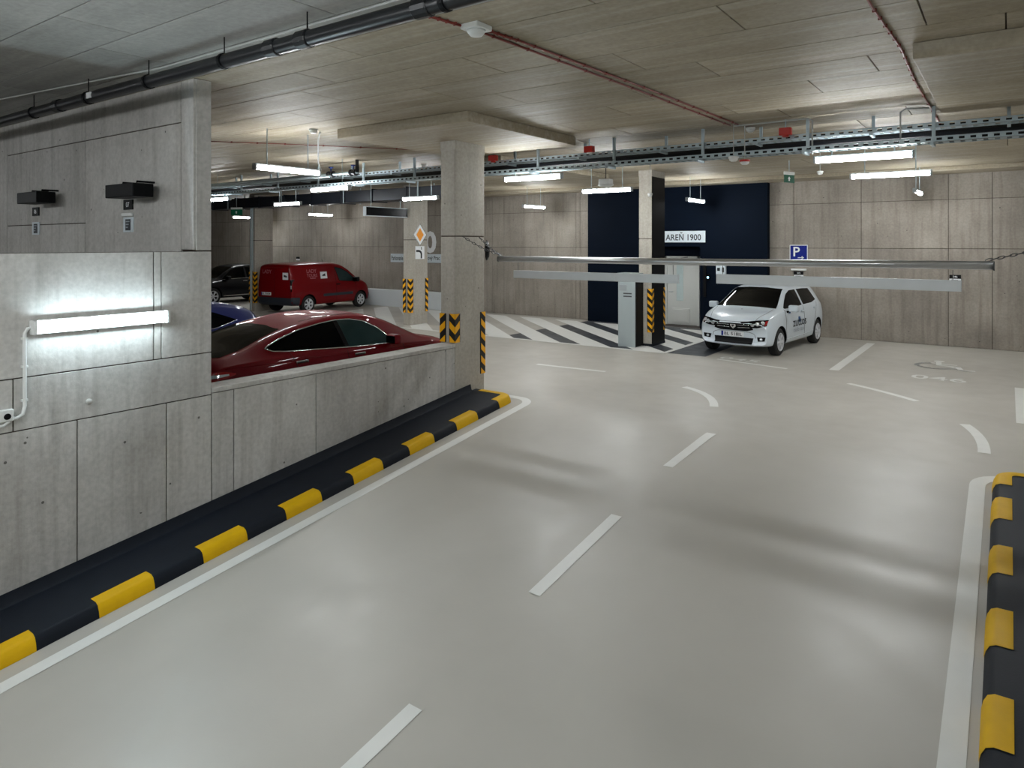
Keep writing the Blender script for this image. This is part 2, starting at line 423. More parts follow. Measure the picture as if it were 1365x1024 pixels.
decal('doorway_mat', [(-9.03, 19.72), (-7.40, 19.72), (-7.40, 20.34), (-9.03, 20.34)], 'alcove_floor')

# ---- walls of cast panels
def panel_box(name, parent, x0, x1, y0, y1, z0, z1, mat):
    return MB().box(x0, x1, y0, y1, z0, z1, .003).build(name, mat, parent)
G = .006                                      # half a joint
def wall_panels_x(parent, xf, out, rects, mat):         # panels on a wall facing +-x, rects (y0,y1,z0,z1)
    for y0, y1, z0, z1 in rects: panel_box('panel', parent, xf-out*.03, xf, y0+G, y1-G, z0+G, z1-G, mat)
def wall_panels_y(parent, yf, out, rects, mat):
    for x0, x1, z0, z1 in rects: panel_box('panel', parent, x0+G, x1-G, yf-out*.03, yf, z0+G, z1-G, mat)
# ramp wall, left (backing set back behind the panels)
wl = struct(MB().box(RX0-WT, RX0-.018, -6, 4.275, -2.2, 2.415).build('wall_left', 'conc_joint'))
rows = []
def cols(lst, z0, z1): return [(a, b_, z0, z1) for a, b_ in zip(lst[:-1], lst[1:])]
rows += cols([-6, -3.6, -2.4, -1.2, .33, 1.18, 2.05, 2.92, 3.775, 4.28], -2.2, .83)
rows += cols([-6, -3.2, -.4, 2.4, 4.28], .83, 1.30)
rows += cols([-6, -4, -1.4, 1.1, 3.64, 3.72, 4.28], 1.30, 2.42)
wall_panels_x(wl, RX0, 1, rows, 'conc_wall')
# parapet between ramp and parking level
wp = struct(MB().box(RX0-WT+.012, RX0-.018, 4.28, 8.42, -1.2, .885).build('wall_left_parapet', 'conc_joint'))
wall_panels_x(wp, RX0, 1, cols([4.28, 4.55, 5.70, 8.20, 8.42], -1.2, .845), 'conc_wall')
MB().box(RX0-WT, RX0+.004, 4.28, 8.42, .845, .90, .008).build('coping', 'conc_wall', wp)
# tall cross wall standing behind the ramp wall
wc_ = MB().box(XL, RX0-WT, 4.085, 4.28, 0, CEIL); wc_.box(RX0-WT, RX0-.018, 4.085, 4.28, 2.425, CEIL)
wx = struct(wc_.build('wall_left_cross', 'conc_joint'))
wall_panels_y(wx, 4.07, -1, [(-7.43, -7.17, 2.43, CEIL), (-9.76, -7.43, 2.1, 3.84), (-12.4, -9.76, 2.1, 2.77), (-12.4, -9.76, 2.77, 3.84), (-9.76, -7.43, 3.84, CEIL),
              (-12.4, -9.76, 3.84, CEIL), (-15, -12.4, 2.1, CEIL), (-17.6, -15, 2.1, CEIL), (-20.2, -17.6, 2.1, CEIL)], 'conc_wall')
MB().box(RX0-.03, RX0, 4.10, 4.275, 2.43, CEIL-.005, .006).build('panel', 'conc_wall', wx)
# right parapet (beside the ramp)
wr = struct(MB().box(RX1+.018, RX1+WT, 4.28, 8.42, -2.2, .9).build('wall_right_parapet', 'conc_joint'))
wall_panels_x(wr, RX1, -1, cols([4.28, 6.5, 8.42], -2.2, .9), 'conc_wall')
wr = struct(MB().box(RX1+.018, RX1+WT, -6, 4.275, -2.2, 2.42).build('wall_right_ramp', 'conc_joint'))
wall_panels_x(wr, RX1, -1, cols([-6, -3.5, -1, 1.5, 4.275], -2.2, .83)+cols([-6, -3.5, -1, 1.5, 4.275], .83, 2.42), 'conc_wall')
# back wall
bk = MB(); bk.box(XL, -11.12, YB+.02, YB+.3, 0, CEIL); bk.box(-5.44, XR, YB+.02, YB+.3, 0, CEIL)
wb = struct(bk.build('wall_back', 'conc_joint'))
xsr = [-5.44, -4.79, -3.12, -1.20, -.32, 2.1, 4.5, XR]
xsl = [-36, -33.4, -30.8, -28.2, -27.0, -24.6, -22.17, -21.49, -18.9, -17.2, -15.46, -15.18, -14.65, -11.68, -11.53, -11.13]
for xs_ in (xsl, xsr):
    for z0, z1 in ((.0, 2.38), (2.38, 3.58), (3.58, CEIL)):
        wall_panels_y(wb, YB, -1, [(a, b_, z0, z1) for a, b_ in zip(xs_[:-1], xs_[1:])], 'conc_back')
# side ends of the hall
struct(MB().box(XL-.3, XL, -6, 20.2, 0, CEIL).build('wall_far_left', 'conc_wall'))
struct(MB().box(XR, XR+.3, -6, 20.2, 0, CEIL).build('wall_right', 'conc_wall'))
struct(MB().box(RX0-WT, XR+.3, -6.3, -6, -2.2, CEIL).build('wall_front', 'conc_wall'))
# painted stair core with an alcove for the door
NY = 19.70
nv = MB()
nv.box(-11.12, -9.05, NY, 21.3, 0, CEIL); nv.box(-7.36, -5.44, NY, 21.3, 0, CEIL)
nv.box(-9.05, -7.36, NY, 21.3, 2.42, CEIL); nv.box(-9.05, -7.36, 20.36, 21.3, 0, 2.42)
struct(nv.build('wall_core', 'navy'))
# ceiling
ce = MB().box(XL-.3, XR+.3, -6.3, 21.4, CEIL+.02, CEIL+.3)
ceiling = struct(ce.build('ceiling', 'conc_joint'))
seams = [-6.3, -4, -2, -.4, .55, 1.15, 1.75, 2.34, 2.93, 3.62, 4.08, 4.58, 5.15, 5.87, 6.62, 7.35, 8.1, 8.85, 9.6, 10.35, 11.1, 12.6, 14.1, 15.6, 17.1, 18.6, 21.4]
for r, (y0, y1) in enumerate(zip(seams[:-1], seams[1:])):
    near = .5 < y0 < 12
    off = [-.9, .35, -1.62, -.2][r % 4]
    xs_ = [XL-.3]+[-33.4+off+(2.5 if near else 5)*i for i in range(17 if near else 8)]+[XR+.3]
    for a, b_ in zip(xs_[:-1], xs_[1:]):
        MB().box(a+.006, b_-.006, y0+.006, y1-.006, CEIL, CEIL+.025, .003).build('panel', 'conc_ceiling_cool_lit' if y1 < 4.1 else 'conc_ceiling', ceiling)  # near rows carry the wall lamp's cool light in their colour
# thickened slab over the two ramp columns
struct(MB().box(-8.57, -5.92, 7.22, 10.08, DROP, CEIL-.001, .01).build('ceiling_drop_panel', 'conc_ceiling'))
struct(MB().box(-.70, 2.0, 7.12, 10.25, DROP, CEIL-.001, .01).build('ceiling_drop_panel', 'conc_ceiling'))
# shallow downstand along the back wall
struct(MB().box(-36, XR, 18.9, YB, CEIL-.10, CEIL-.001, .01).build('ceiling_downstand', 'conc_ceiling'))
struct(MB().box(-9.6, -8.4, 11.3, 16.0, CEIL-.12, CEIL-.001, .01).build('ceiling_downstand', 'conc_ceiling'))

# door in the alcove
dr = thing('door_1', 'pale grey steel door with narrow glass strip and louvre in dark alcove', 'door', (-8.16, 20.36, 0)); dr['kind'] = 'structure'
del dr['category']
X = -8.43
MB().box(-.56, -.48, -.08, 0, 0, 2.12, .005).box(.48, .56, -.08, 0, 0, 2.12, .005).box(-.56, .56, -.08, 0, 2.04, 2.12, .005).build('door_frame', 'door_white', dr)
lf = MB().box(-.475, .475, -.055, -.01, .01, 2.035, .004).build('door_leaf', 'door_white', dr)
MB().box(-.17, .04, -.07, -.05, .75, 1.95, .004).build('glass_strip', 'glass_door', dr)
MB().box(-.31, .25, -.075, -.05, .06, .52, .006).box(-.27, .21, -.085, -.07, .10, .48, .004).build('louvre', 'door_white', dr)
MB().tube([(-.40, -.055, 1.02), (-.40, -.11, 1.02), (-.27, -.11, 1.02)], .011, 8).build('door_handle', 'steel', dr)
MB().box(.02, .32, -.115, -.055, 1.92, 1.99, .006).tube([(.17, -.09, 1.99), (-.02, -.10, 2.06), (.2, -.09, 2.09)], .012, 6).build('door_closer', 'dark_grey', dr)

# ================================================================== COLUMNS AND GUARDS
def guard(name_label, x, y, sx, sy, z0, z1, loc_group='striped column corner guards', w=.115):
    """L-shaped corner guard on the corner (x, y); faces look towards sx*x and sy*y"""
    t = thing('corner_guard', name_label, 'corner guard', (x, y, z0), 0, loc_group)
    h = z1-z0
    b = MB(); b.box(0, sx*.012, -sy*w, sy*.012, 0, h); b.box(-sx*w, 0, 0, sy*.012, 0, h)
    b.build('backing', 'guard_black', t)
    n = max(2, int(round(h/.19))); p = h/n; d = w*.85
    for i in range(n+1):
        za = i*p
        for face in (0, 1):
            q = []
            for (u, zz) in ((0, za-d), (w, za), (w, za+p*.5), (0, za+p*.5-d)):
                q.append([u, zz])
            q = clip([tuple(a) for a in q], 1, 0, False); q = clip(q, 1, h, True) if len(q) > 2 else q
            if len(q) < 3: continue
            if face == 0: v = [(sx*.0145, -sy*u+sy*.012, zz) for u, zz in q]
            else: v = [(-sx*u+sx*.012, sy*.0145, zz) for u, zz in q]
            MB().add(v, [tuple(range(len(v)))]).build('stripe', 'guard_yellow', t)
    return t
def column(label, x0, x1, y0, y1, zb, zt, joint=2.62, side=None):
    t = thing('concrete_column', label, 'column', ((x0+x1)/2, (y0+y1)/2, zb))
    cx, cy = (x0+x1)/2, (y0+y1)/2
    hx, hy = (x1-x0)/2, (y1-y0)/2
    MB().box(-hx, hx, -hy, hy, 0, joint-zb-.008, .012).build('shaft', 'conc_column', t)
    MB().box(-hx+.008, hx-.008, -hy+.008, hy-.008, joint-zb-.02, joint-zb+.02).build('joint', 'conc_joint', t)
    MB().box(-hx, hx, -hy, hy, joint-zb+.008, zt-.14-zb, .012).build('shaft', 'conc_column', t)
    MB().box(-hx-.004, hx+.004, -hy-.004, hy+.004, zt-.15-zb, zt-zb).build('column_head', 'conc_column', t)
    return t
column('tall concrete column at the end of the low ramp parapet', -7.47, -7.17, 8.42, 9.18, -.02, DROP)
column('concrete column beside the ramp with the second bar chain', RX1, RX1+.30, 8.42, 9.18, -.02, DROP)
cn = column('concrete column with one black side in front of the navy core', -7.40, -7.06, 15.65, 16.42, 0, CEIL)
MB().box(.172, .176, -.385, .385, .06, CEIL-.16).build('black_side', 'black', cn)
MB().box(-.18, .185, -.40, .40, 0, .06, .004).build('plinth', 'rubber', cn)
column('concrete column carrying the yellow diamond road sign', -15.20, -14.90, 15.40, 16.17, 0, CEIL)
c3 = column('concrete column with a conduit beside the black car', -22.84, -22.52, 15.13, 15.90, 0, CEIL)
MB().tube([(-.05, -.40, 0.05), (-.05, -.40, CEIL-.1)], .03, 8).tube([(.05, -.40, 1.5), (.05, -.40, CEIL-.1)], .02, 8).build('conduit', 'galv', c3)
guard('striped corner guard above the parapet on the ramp corner of the tall column', -7.17, 8.42, 1, -1, .92, 1.38)
guard('striped corner guard above the parapet on the red car corner of the tall column', -7.47, 8.42, -1, -1, .92, 1.38)
guard('long striped corner guard on the tall column where the kerb ends', -7.17, 9.18, 1, 1, .33, 1.36)
guard('striped corner guard on the black-sided column next to the grey pay cabinet', -7.06, 15.65, 1, -1, .34, 1.40)
guard('striped corner guard on the black-sided column facing the door alcove', -7.06, 16.42, 1, 1, .34, 1.40)
guard('striped corner guard under the diamond sign column, ramp corner', -14.90, 15.40, 1, -1, .38, 1.42)
guard('striped corner guard under the diamond sign column, van corner', -15.20, 15.40, -1, -1, .38, 1.42)
guard('striped corner guard under the diamond sign column, back wall corner', -14.90, 16.17, 1, 1, .38, 1.42)
guard('striped corner guard on the conduit column, red van corner', -22.52, 15.13, 1, -1, .32, 1.46)
guard('striped corner guard on the conduit column, black car corner', -22.84, 15.13, -1, -1, .32, 1.46)

# ================================================================== KERBS
def kerb(label, xw, xo, sgn, yel, y_start, y_end):
    """rubber kerb along the wall at xw, outer foot at xo; round end at y_end"""
    t = thing('rubber_kerb', label, 'kerb', (xo, y_start, rz(y_start)))
    ox, oy, oz = xo, y_start, rz(y_start)
    H = .115; r = .05
    # cross section (distance inward from the outer foot, height)
    prof = [(0, 0), (.012, .055), (.035, H-.018), (.07, H), (abs(xw-xo)-.06, H+.004), (abs(xw-xo)-.03, H+.03), (abs(xw-xo)-.012, H+.11), (abs(xw-xo)-.004, H+.11), (abs(xw-xo)-.004, 0)]
    R = .22
    path = []
    y = y_start
    while y < y_end-R-1e-6: path.append((0., y)); y += .3
    path.append((0., y_end-R))
    mb = MB(); n = len(prof)
    vv = []
    for (_, y) in path:
        for d, h in prof: vv.append((-sgn*d, y-oy, rz(y)+h-oz))
    for i in range(len(path)-1):
        mb_f = [(i*n+j, i*n+(j+1) % n, (i+1)*n+(j+1) % n, (i+1)*n+j) for j in range(n)]
        mb.f += mb_f; mb.mi += [0]*len(mb_f)
    mb.v = vv; mb.f += [tuple(range(n))]; mb.mi += [0]
    # rounded end: outline of rings, each ring one height of the profile
    wd = abs(xw-xo)-.004
    rings = [(0, 0), (.012, .055), (.035, H-.018), (.07, H)]
    o2 = len(mb.v); m = 10; ring_pts = []
    for d, h in rings:
        pts = []
        rr = R-d
        for i in range(m+1):
            a = PI/2*i/m
            pts.append((-sgn*(R-rr*math.cos(a)), y_end-R+rr*math.sin(a)))
        pts.append((-sgn*wd, y_end-d))
        ring_pts.append((pts, h))
    for pts, h in ring_pts:
        for x, y in pts: mb.v.append((x, y-oy, rz(y)+h-oz))
    q = m+2
    for i in range(len(rings)-1):
        for j in range(q-1):
            mb.f.append((o2+i*q+j, o2+i*q+j+1, o2+(i+1)*q+j+1, o2+(i+1)*q+j)); mb.mi.append(0)
    top = [o2+(len(rings)-1)*q+j for j in range(q)]
    c0 = len(mb.v); mb.v.append((-sgn*wd, y_end-R-oy, rz(y_end-R)+H-oz)); mb.f.append(tuple([c0]+top)); mb.mi.append(0)
    auto_smooth(mb.build('body', 'rubber', t), 40)
    # yellow blocks wrap the outer edge
    yp = [(-.004, .002), (.008, .057), (.030, H-.014), (.068, H+.005), (.165, H+.006)]
    for a, b_ in yel:
        b2 = MB()
        for i in range(5):
            y = a+(b_-a)*i/4
            for d, h in yp: b2.v.append((-sgn*d, y-oy, rz(y)+h-oz))
        for i in range(4):
            for j in range(4): b2.f.append((i*5+j, i*5+j+1, (i+1)*5+j+1, (i+1)*5+j)); b2.mi.append(0)
        auto_smooth(b2.build('yellow_block', 'yellow', t), 40)
    # yellow nosing round the end corner
    b2 = MB(); prs = []
    for d, h in yp:
        rr = R-d if d < R else .02
        pts = [(-sgn*d, y_end-R-.22)]
        for i in range(m+1):
            a = PI/2*i/m; pts.append((-sgn*(R-rr*math.cos(a)), y_end-R+rr*math.sin(a)))
        pts.append((-sgn*(wd-.12), y_end-d)); prs.append((pts, h))
    for pts, h in prs:
        for x, y in pts: b2.v.append((x, y-oy, rz(y)+h-oz))
    q = m+3
    for i in range(len(yp)-1):
        for j in range(q-1): b2.f.append((i*q+j, i*q+j+1, (i+1)*q+j+1, (i+1)*q+j)); b2.mi.append(0)
    auto_smooth(b2.build('yellow_nosing', 'yellow', t), 40)
    return t
yl = [(2.83-.957*5+.957*i-.05, 2.83-.957*5+.957*i+.43) for i in range(11)]
yl = [(a, b_) for a, b_ in yl if b_ < 8.2]
kerb('black rubber kerb with yellow blocks along the parapet wall left of the ramp', RX0, -6.40, 1, yl, -5.0, 9.02)
yr = [(7.79-.99*i, 8.26-.99*i) for i in range(13)]
kerb('black rubber kerb with yellow blocks on the open side opposite the parapet', RX1, -.14, -1, yr, -5.0, 9.02)

# ================================================================== TUBE LIGHTS
def tube_light(label, x, y, ax, z=3.67, length=1.25, hang=None, top=CEIL):
    """ax 'x' or 'y': long direction; diffuser below a grey housing; hangs on two rods from what is above"""
    t = thing('tube_light', label, 'lamp', (x, y, z), 0 if ax == 'x' else PI/2, 'tube lights')
    L = length/2
    MB().box(-L+.03, L-.03, -.028, .028, .03, .072, .008).build('housing', 'grey_plastic', t)
    d = MB(); k = 10; pts = []
    for i in range(k+1):
        a = PI*.86+PI*1.28*i/k; pts.append((.042*math.cos(a), .014+.042*math.sin(a)))
    v = [(-L+.035, p, q) for p, q in pts]+[(L-.035, p, q) for p, q in pts]; n = k+1
    d.add(v, [(i, i+1, n+i+1, n+i) for i in range(k)]+[tuple(range(n)), tuple(range(n, 2*n))[::-1], (0, n, 2*n-1, n-1)])
    d.build('diffuser', 'diffuser', t)
    for s in (-1, 1):
        MB().box(s*(L-.035), s*L, -.046, .046, -.032, .072, .012).build('end_cap', 'grey_plastic', t)
        if hang != 'none':
            MB().tube([(s*L*.62, 0, .07), (s*L*.62, 0, top-z-.001)], .008, 6).build('rod', 'galv', t)
    return t
for lab, x, y, ax, top in [
    ('long tube light hung under the cable trays near the striped right kerb', -1.63, 10.49, 'x', 3.815),
    ('tube light hung over the wheelchair bay in front of the trays', -1.66, 13.41, 'x', CEIL),
    ('tube light seen end-on close to the back wall above the wheelchair bay', -1.70, 18.33, 'y', CEIL),
    ('tube light hung under the trays just right of the tall column', -6.95, 10.31, 'x', 3.815),
    ('tube light hung before the navy core beside the black-sided column', -7.25, 13.69, 'x', CEIL),
    ('tube light hung in front of the navy wall above the 1900 sign', -6.98, 18.33, 'y', CEIL),
    ('tube light near the back wall between the tall column and navy core', -12.37, 18.42, 'y', CEIL),
    ('tube light under the big black duct beside the diamond sign column', -12.46, 13.24, 'x', CEIL),
    ('tube light hung directly over the red saloon car', -9.40, 6.92, 'y', CEIL),
    ('tube light under the trays beyond the red saloon car', -11.87, 9.81, 'x', CEIL),
    ('tube light under the big black duct in front of the red van', -17.37, 12.77, 'x', CEIL),
    ('tube light near the back wall above the red van', -22.85, 18.37, 'y', CEIL),
    ('tube light under the exit sign by the black car', -28.0, 18.3, 'y', CEIL)]:
    tube_light(lab, x, y, ax, top=top)
# unseen lamps: rows continued, left space, then fill lamps added for brightness
for lab, x, y, ax, top in [
    ('tube light of the tray row beyond the right column', 3.6, 10.4, 'x', 3.815),
    ('tube light of the middle row beyond the right column', 3.6, 13.4, 'x', CEIL),
    ('tube light over the parking bays behind the cross wall', -17.2, 10.4, 'x', 3.815),
    ('tube light hung over the space beside the ramp wall, first from the wall', -10.8, -.8, 'x', CEIL),
    ('tube light hung over the space beside the ramp wall, second from the wall', -17.0, .9, 'x', CEIL),
    ('added fill tube light over the lower ramp toward the parapet wall', -5.3, .2, 'x', CEIL),  # this one and the next three: unseen, added to brighten the near ramp
    ('added fill tube light over the lower ramp toward the open side', -1.7, .2, 'x', CEIL),
    ('added fill tube light further down the ramp toward the parapet wall', -5.3, -3.6, 'x', CEIL),
    ('added fill tube light further down the ramp toward the open side', -1.7, -3.6, 'x', CEIL),
    ('added fill tube light over the open side beyond the right parapet', 3.6, 4.2, 'x', CEIL)]:  # unseen, added as fill from the right
    tube_light(lab, x, y, ax, top=top)
# lamp on the ramp wall with its conduit
def wall_light(label, y, z=1.745, x=RX0, rot=0):
    t = thing('wall_tube_light', label, 'lamp', (x, y, z), rot)
    L = .62
    MB().box(0, .058, -L+.03, L-.03, -.064, .064, .008).build('housing', 'white_plastic', t)
    d = MB(); k = 8; pts = []
    for i in range(k+1):
        a = -PI/2+PI*i/k; pts.append((.059+.048*math.cos(a), .050*math.sin(a)))
    v = [(p, -L+.035, q) for p, q in pts]+[(p, L-.035, q) for p, q in pts]; n = k+1
    d.add(v, [(i, i+1, n+i+1, n+i) for i in range(k)]+[tuple(range(n)), tuple(range(n, 2*n))[::-1], (0, n, 2*n-1, n-1)])
    d.build('diffuser', 'diffuser_wall', t)
    for s in (-1, 1): MB().box(0, .112, s*(L-.035), s*L, -.066, .066, .012).build('end_cap', 'white_plastic', t)
wall_light('bright tube light fixed to the concrete ramp wall', 3.14)
wall_light('added fill tube light on the ramp wall behind the viewer', -2.6)  # unseen lamp added to light the near floor and walls
wall_light('added fill tube light low on the opposite ramp wall', 1.0, 1.745, RX1, PI)  # unseen lamp added opposite, to brighten the parapet and near floor

# ================================================================== LEFT WALL FITTINGS
t = thing('wall_conduit', 'pale conduit running down from the bright ramp wall lamp', 'conduit', (RX0, 2.48, 1.0))
MB().tube([(.03, .06, .745), (.03, .02, .74), (.022, 0, .70), (.022, 0, .05), (.022, -.015, -.02), (.022, -.06, -.045), (.022, -.12, -.045)], .016, 8).build('pipe', 'white_plastic', t, True)
for z in (.1, .4, .65): MB().box(0, .03, -.025, .025, z-.012, z+.012, .003).build('clip', 'white_plastic', t)
t = thing('junction_box', 'small white junction box on the ramp wall under the conduit', 'junction box', (RX0, 2.33, .985))
MB().box(0, .05, -.07, .06, -.045, .06, .008).build('case', 'white_plastic', t)
MB().lathe([(.028, .05), (.026, .058), (0, .06)], (0, .01, 0), 'x', 14).build('socket', 'black', t)
MB().tube([(.03, -.1, -.08), (.04, -.02, -.075), (.03, .03, -.05)], .012, 6).build('gland', 'white_plastic', t)
tag(MB().lathe([(.03, 0), (.03, .01), (.012, .018), (0, .02)], (RX0, 3.02, .985), 'x', 14).build('anchor_cap', 'conc_wall'), 'round grey plug in the ramp wall below the bright lamp', 'plug')
def wall_box(label, xa, xb, z, num, xs_, glow, zs):
    t = thing('black_display_box', label, 'display box', ((xa+xb)/2, 4.07, z))
    h = (xb-xa)/2
    MB().box(-h, h, -.33, -.10, -.075, .075, .008).build('case', 'black', t)
    for s in (-.55, .45):
        MB().tube([(s*h, -.20, .075), (s*h, -.20, .105), (s*h, 0, .105)], .012, 6).build('arm', 'black', t)
    p = tag(MB().box(xs_-.11, xs_+.11, 4.055, 4.07, zs-.06, zs+.06).build('number_plate', 'black'), 'small black number plate %s' % ('above a bright white strip on the cross wall' if glow else 'without a bright strip on the cross wall'), 'number plate', 'bay number plates')
    text('numeral', num, 'sign_white', p, (xs_, 4.053, zs), (1, 0, 0), (0, 0, 1), h=.06)
    q = thing('notice_sheet', 'white framed notice %s' % ('with a bright white strip above it' if glow else 'directly under a black plate without a bright strip'), 'notice', (xs_, 4.07, zs-.25))
    MB().box(-.12, .12, -.012, 0, -.08, .10, .003).build('sheet', 'sign_board', q)
    MB().box(-.06, .06, -.015, -.011, -.06, .075).build('print', 'ink', q)
    for i in range(3): MB().box(-.045, .045-.02*i, -.0175, -.0148, .04-.035*i, .055-.035*i).build('text_line', 'text_grey', q)
    if glow: MB().box(-.135, .11, -.03, 0, .11, .15, .006).build('glow_strip', 'white_plastic', q)
wall_box('black display box on arms near the end of the cross wall', -8.47, -7.82, 3.10, '07', -8.60, True, 2.97)
wall_box('black display box on arms further along the cross wall', -11.05, -10.40, 3.12, '06', -11.31, False, 2.96)

# ================================================================== CEILING SERVICES
# black drain pipe along the ceiling above the ramp
t = thing('drain_pipe', 'black drain pipe hung on rods below the ceiling across the ramp', 'pipe', (0, 3.43, 4.09))
MB().tube([(-22, 0, 0), (-2.6, 0, 0), (4, 0, 0)], .062, 14).build('pipe', 'pipe_black', t, True)
for x in (-9.6, -8.15, -6.85, -5.55, -4.42, -3.0, -1.2, .6, -12.2, -14.5): 
    h = MB().tube([(x, 0, .05), (x, 0, CEIL-4.09)], .006, 6).build('hanger', 'black', t)
    MB().lathe([(.07, x-.02), (.072, x), (.07, x+.02)], (0, 0, 0), 'x', 14).build('clamp', 'black', h)
for x in (-4.85, -4.45, -3.2, -8.9): MB().lathe([(.066, x-.07), (.074, x-.06), (.074, x+.06), (.066, x+.07)], (0, 0, 0), 'x', 14).build('coupling', 'pipe_black', t)
MB().box(-8.05, -7.95, -.068, -.05, -.03, .03).build('sticker', 'sign_white', t)
# cable trays
def tray(label, x0, x1, y, z, w=.26, h=.07, hx=(), ztop=CEIL):
    t = thing('cable_tray', label, 'cable tray', (x0, y, z))
    L = x1-x0
    for s in (-1, 1):
        b = MB(); b.box(0, L, s*(w/2), s*(w/2-.004), 0, .02); b.box(0, L, s*(w/2), s*(w/2-.004), h-.02, h); b.box(0, L, s*(w/2-.018), s*(w/2), h-.004, h); b.box(0, L, s*(w/2-.018), s*(w/2), 0, .004)
        b.build('side_rail', 'galv', t)
    b = MB(); n = int(L/.12)
    for i in range(n):
        b.box(.03+i*.12, .10+i*.12, -w/2+.004, w/2-.004, .004, .009)
        for s in (-1, 1): b.box(.03+i*.12, .09+i*.12, s*w/2, s*(w/2-.003), .02, h-.02)
    o = b.build('rungs', 'galv', t); o['kind'] = 'stuff'
    for k, (yy, r) in enumerate(((-.07, .016), (-.02, .022), (.05, .018))):
        MB().tube([(0, yy, .012+r), (L*.3, yy+.01, .012+r), (L*.6, yy-.01, .012+r), (L, yy, .012+r)], r, 6).build('cable', ['black', 'pipe_black', 'cable_grey'][k], t)
    for x in hx:
        hg = MB().box(x-.02, x+.02, w/2-.02, w/2+.02, -.03, ztop-z).build('hanger', 'galv', t)
        MB().box(x-.02, x+.02, -w/2-.01, w/2+.02, -.035, -.004).build('arm', 'galv', hg)
    return t
hx = [2.2+1.55*i for i in range(22)]
tray('upper galvanised cable tray running below the ceiling', -27, 8, 10.76, 4.03, hx=hx)
tray('lower galvanised cable tray with tube lights hung under it', -27, 8, 10.43, 3.80, hx=[v+.75 for v in hx])
tag(MB().tube([(-30, 11.15, 3.98), (-10, 11.15, 3.98), (8, 11.15, 3.98)], .10, 14).build('black_service_pipe', 'pipe_black'), 'black insulated pipe running along between the two cable trays', 'pipe')
t = thing('air_duct', 'large dark air duct running toward the left under the ceiling', 'duct', (-12.9, 15.0, 3.80))
MB().box(-20, 0, -.3, .3, 0, .36, .015).build('duct_body', 'duct', t)
for i in range(14): MB().box(-.05-1.45*i, -.02-1.45*i, -.325, .325, -.025, .385, .003).build('flange', 'duct', t)
for i in range(6):
    for q in (-.36, .33): MB().box(-1-3.2*i, -.97-3.2*i, q, q+.03, -.02, CEIL-3.801).build('hanger', 'galv', t)
# galvanised pipes on the left with valves
t = thing('water_pipe', 'galvanised water pipe with blue valves beside the tall column', 'pipe', (-11.62, 10.08, 4.03))
MB().tube([(-14, 0, 0), (0, 0, 0), (.3, 0, 0)], .035, 10).build('pipe', 'galv', t, True)
MB().tube([(-14, -.16, -.06), (-.4, -.16, -.06)], .025, 8).build('return_pipe', 'galv', t, True)
for x in (-.55, .18):
    v = MB().lathe([(.05, x-.09), (.075, x-.085), (.075, x-.06), (.045, x-.05), (.06, x), (.045, x+.05), (.075, x+.06), (.075, x+.085), (.05, x+.09)], (0, 0, 0), 'x', 14).build('valve', 'pipe_black', t)
    MB().tube([(x, 0, .04), (x, 0, .14)], .014, 8).lathe([(.05, .14), (.055, .15), (.05, .165), (0, .165)], (x, 0, 0), 'z', 14).build('handwheel', 'valve_blue', v)
MB().tube([(.3, 0, 0), (.3, 0, .269)], .04, 10).build('riser', 'pipe_black', t)
for x in (-2, -5, -8, -11): MB().tube([(x, 0, .03), (x, 0, .269)], .006, 6).build('hanger', 'galv', t)
# red-brown cables fixed along the ceiling
def ceiling_cable(label, pts, n, r=.011, mat='cable_red'):
    t = thing('ceiling_cable', label, 'cable', (pts[0][0], pts[0][1], CEIL))
    P = [(x-pts[0][0], y-pts[0][1], -.014) for x, y in pts]
    MB().tube(P, r, 6).build('cable', mat, t, True)
    for i in range(n):
        f = (i+.5)/n*(len(P)-1); a = P[int(f)]; b_ = P[min(int(f)+1, len(P)-1)]; q = f-int(f)
        x, y = a[0]+(b_[0]-a[0])*q, a[1]+(b_[1]-a[1])*q
        MB().box(x-.016, x+.016, y-.008, y+.008, -.028, 0, .003).build('clip', mat, t)
ceiling_cable('red-brown cable along the ceiling toward the white dome, left of a pair', [(-3.70, 4.0), (-3.62, 4.5), (-3.50, 7.5), (-3.42, 10.4)], 18)
ceiling_cable('red-brown cable along the ceiling toward the white dome, right of a pair', [(-3.55, 4.5), (-3.50, 5.0), (-3.38, 7.5), (-3.30, 10.4)], 18)
ceiling_cable('red-brown cable on the ceiling beside the right thickened slab', [(-.80, 3.0), (-.84, 5.8), (-.80, 7.2), (-.84, 8.8), (-.83, 12.3)], 24)
ceiling_cable('thin red cable on the ceiling above the red saloon car', [(-11.5, 6.5), (-10.6, 7.6), (-9.3, 9.4), (-8.9, 10.3)], 10, .007)
ceiling_cable('thin pale cable on the ceiling along the drain pipe', [(-20, 2.1), (-7, 3.62), (-3, 3.62), (3, 3.6)], 0, .010, 'cable_grey')
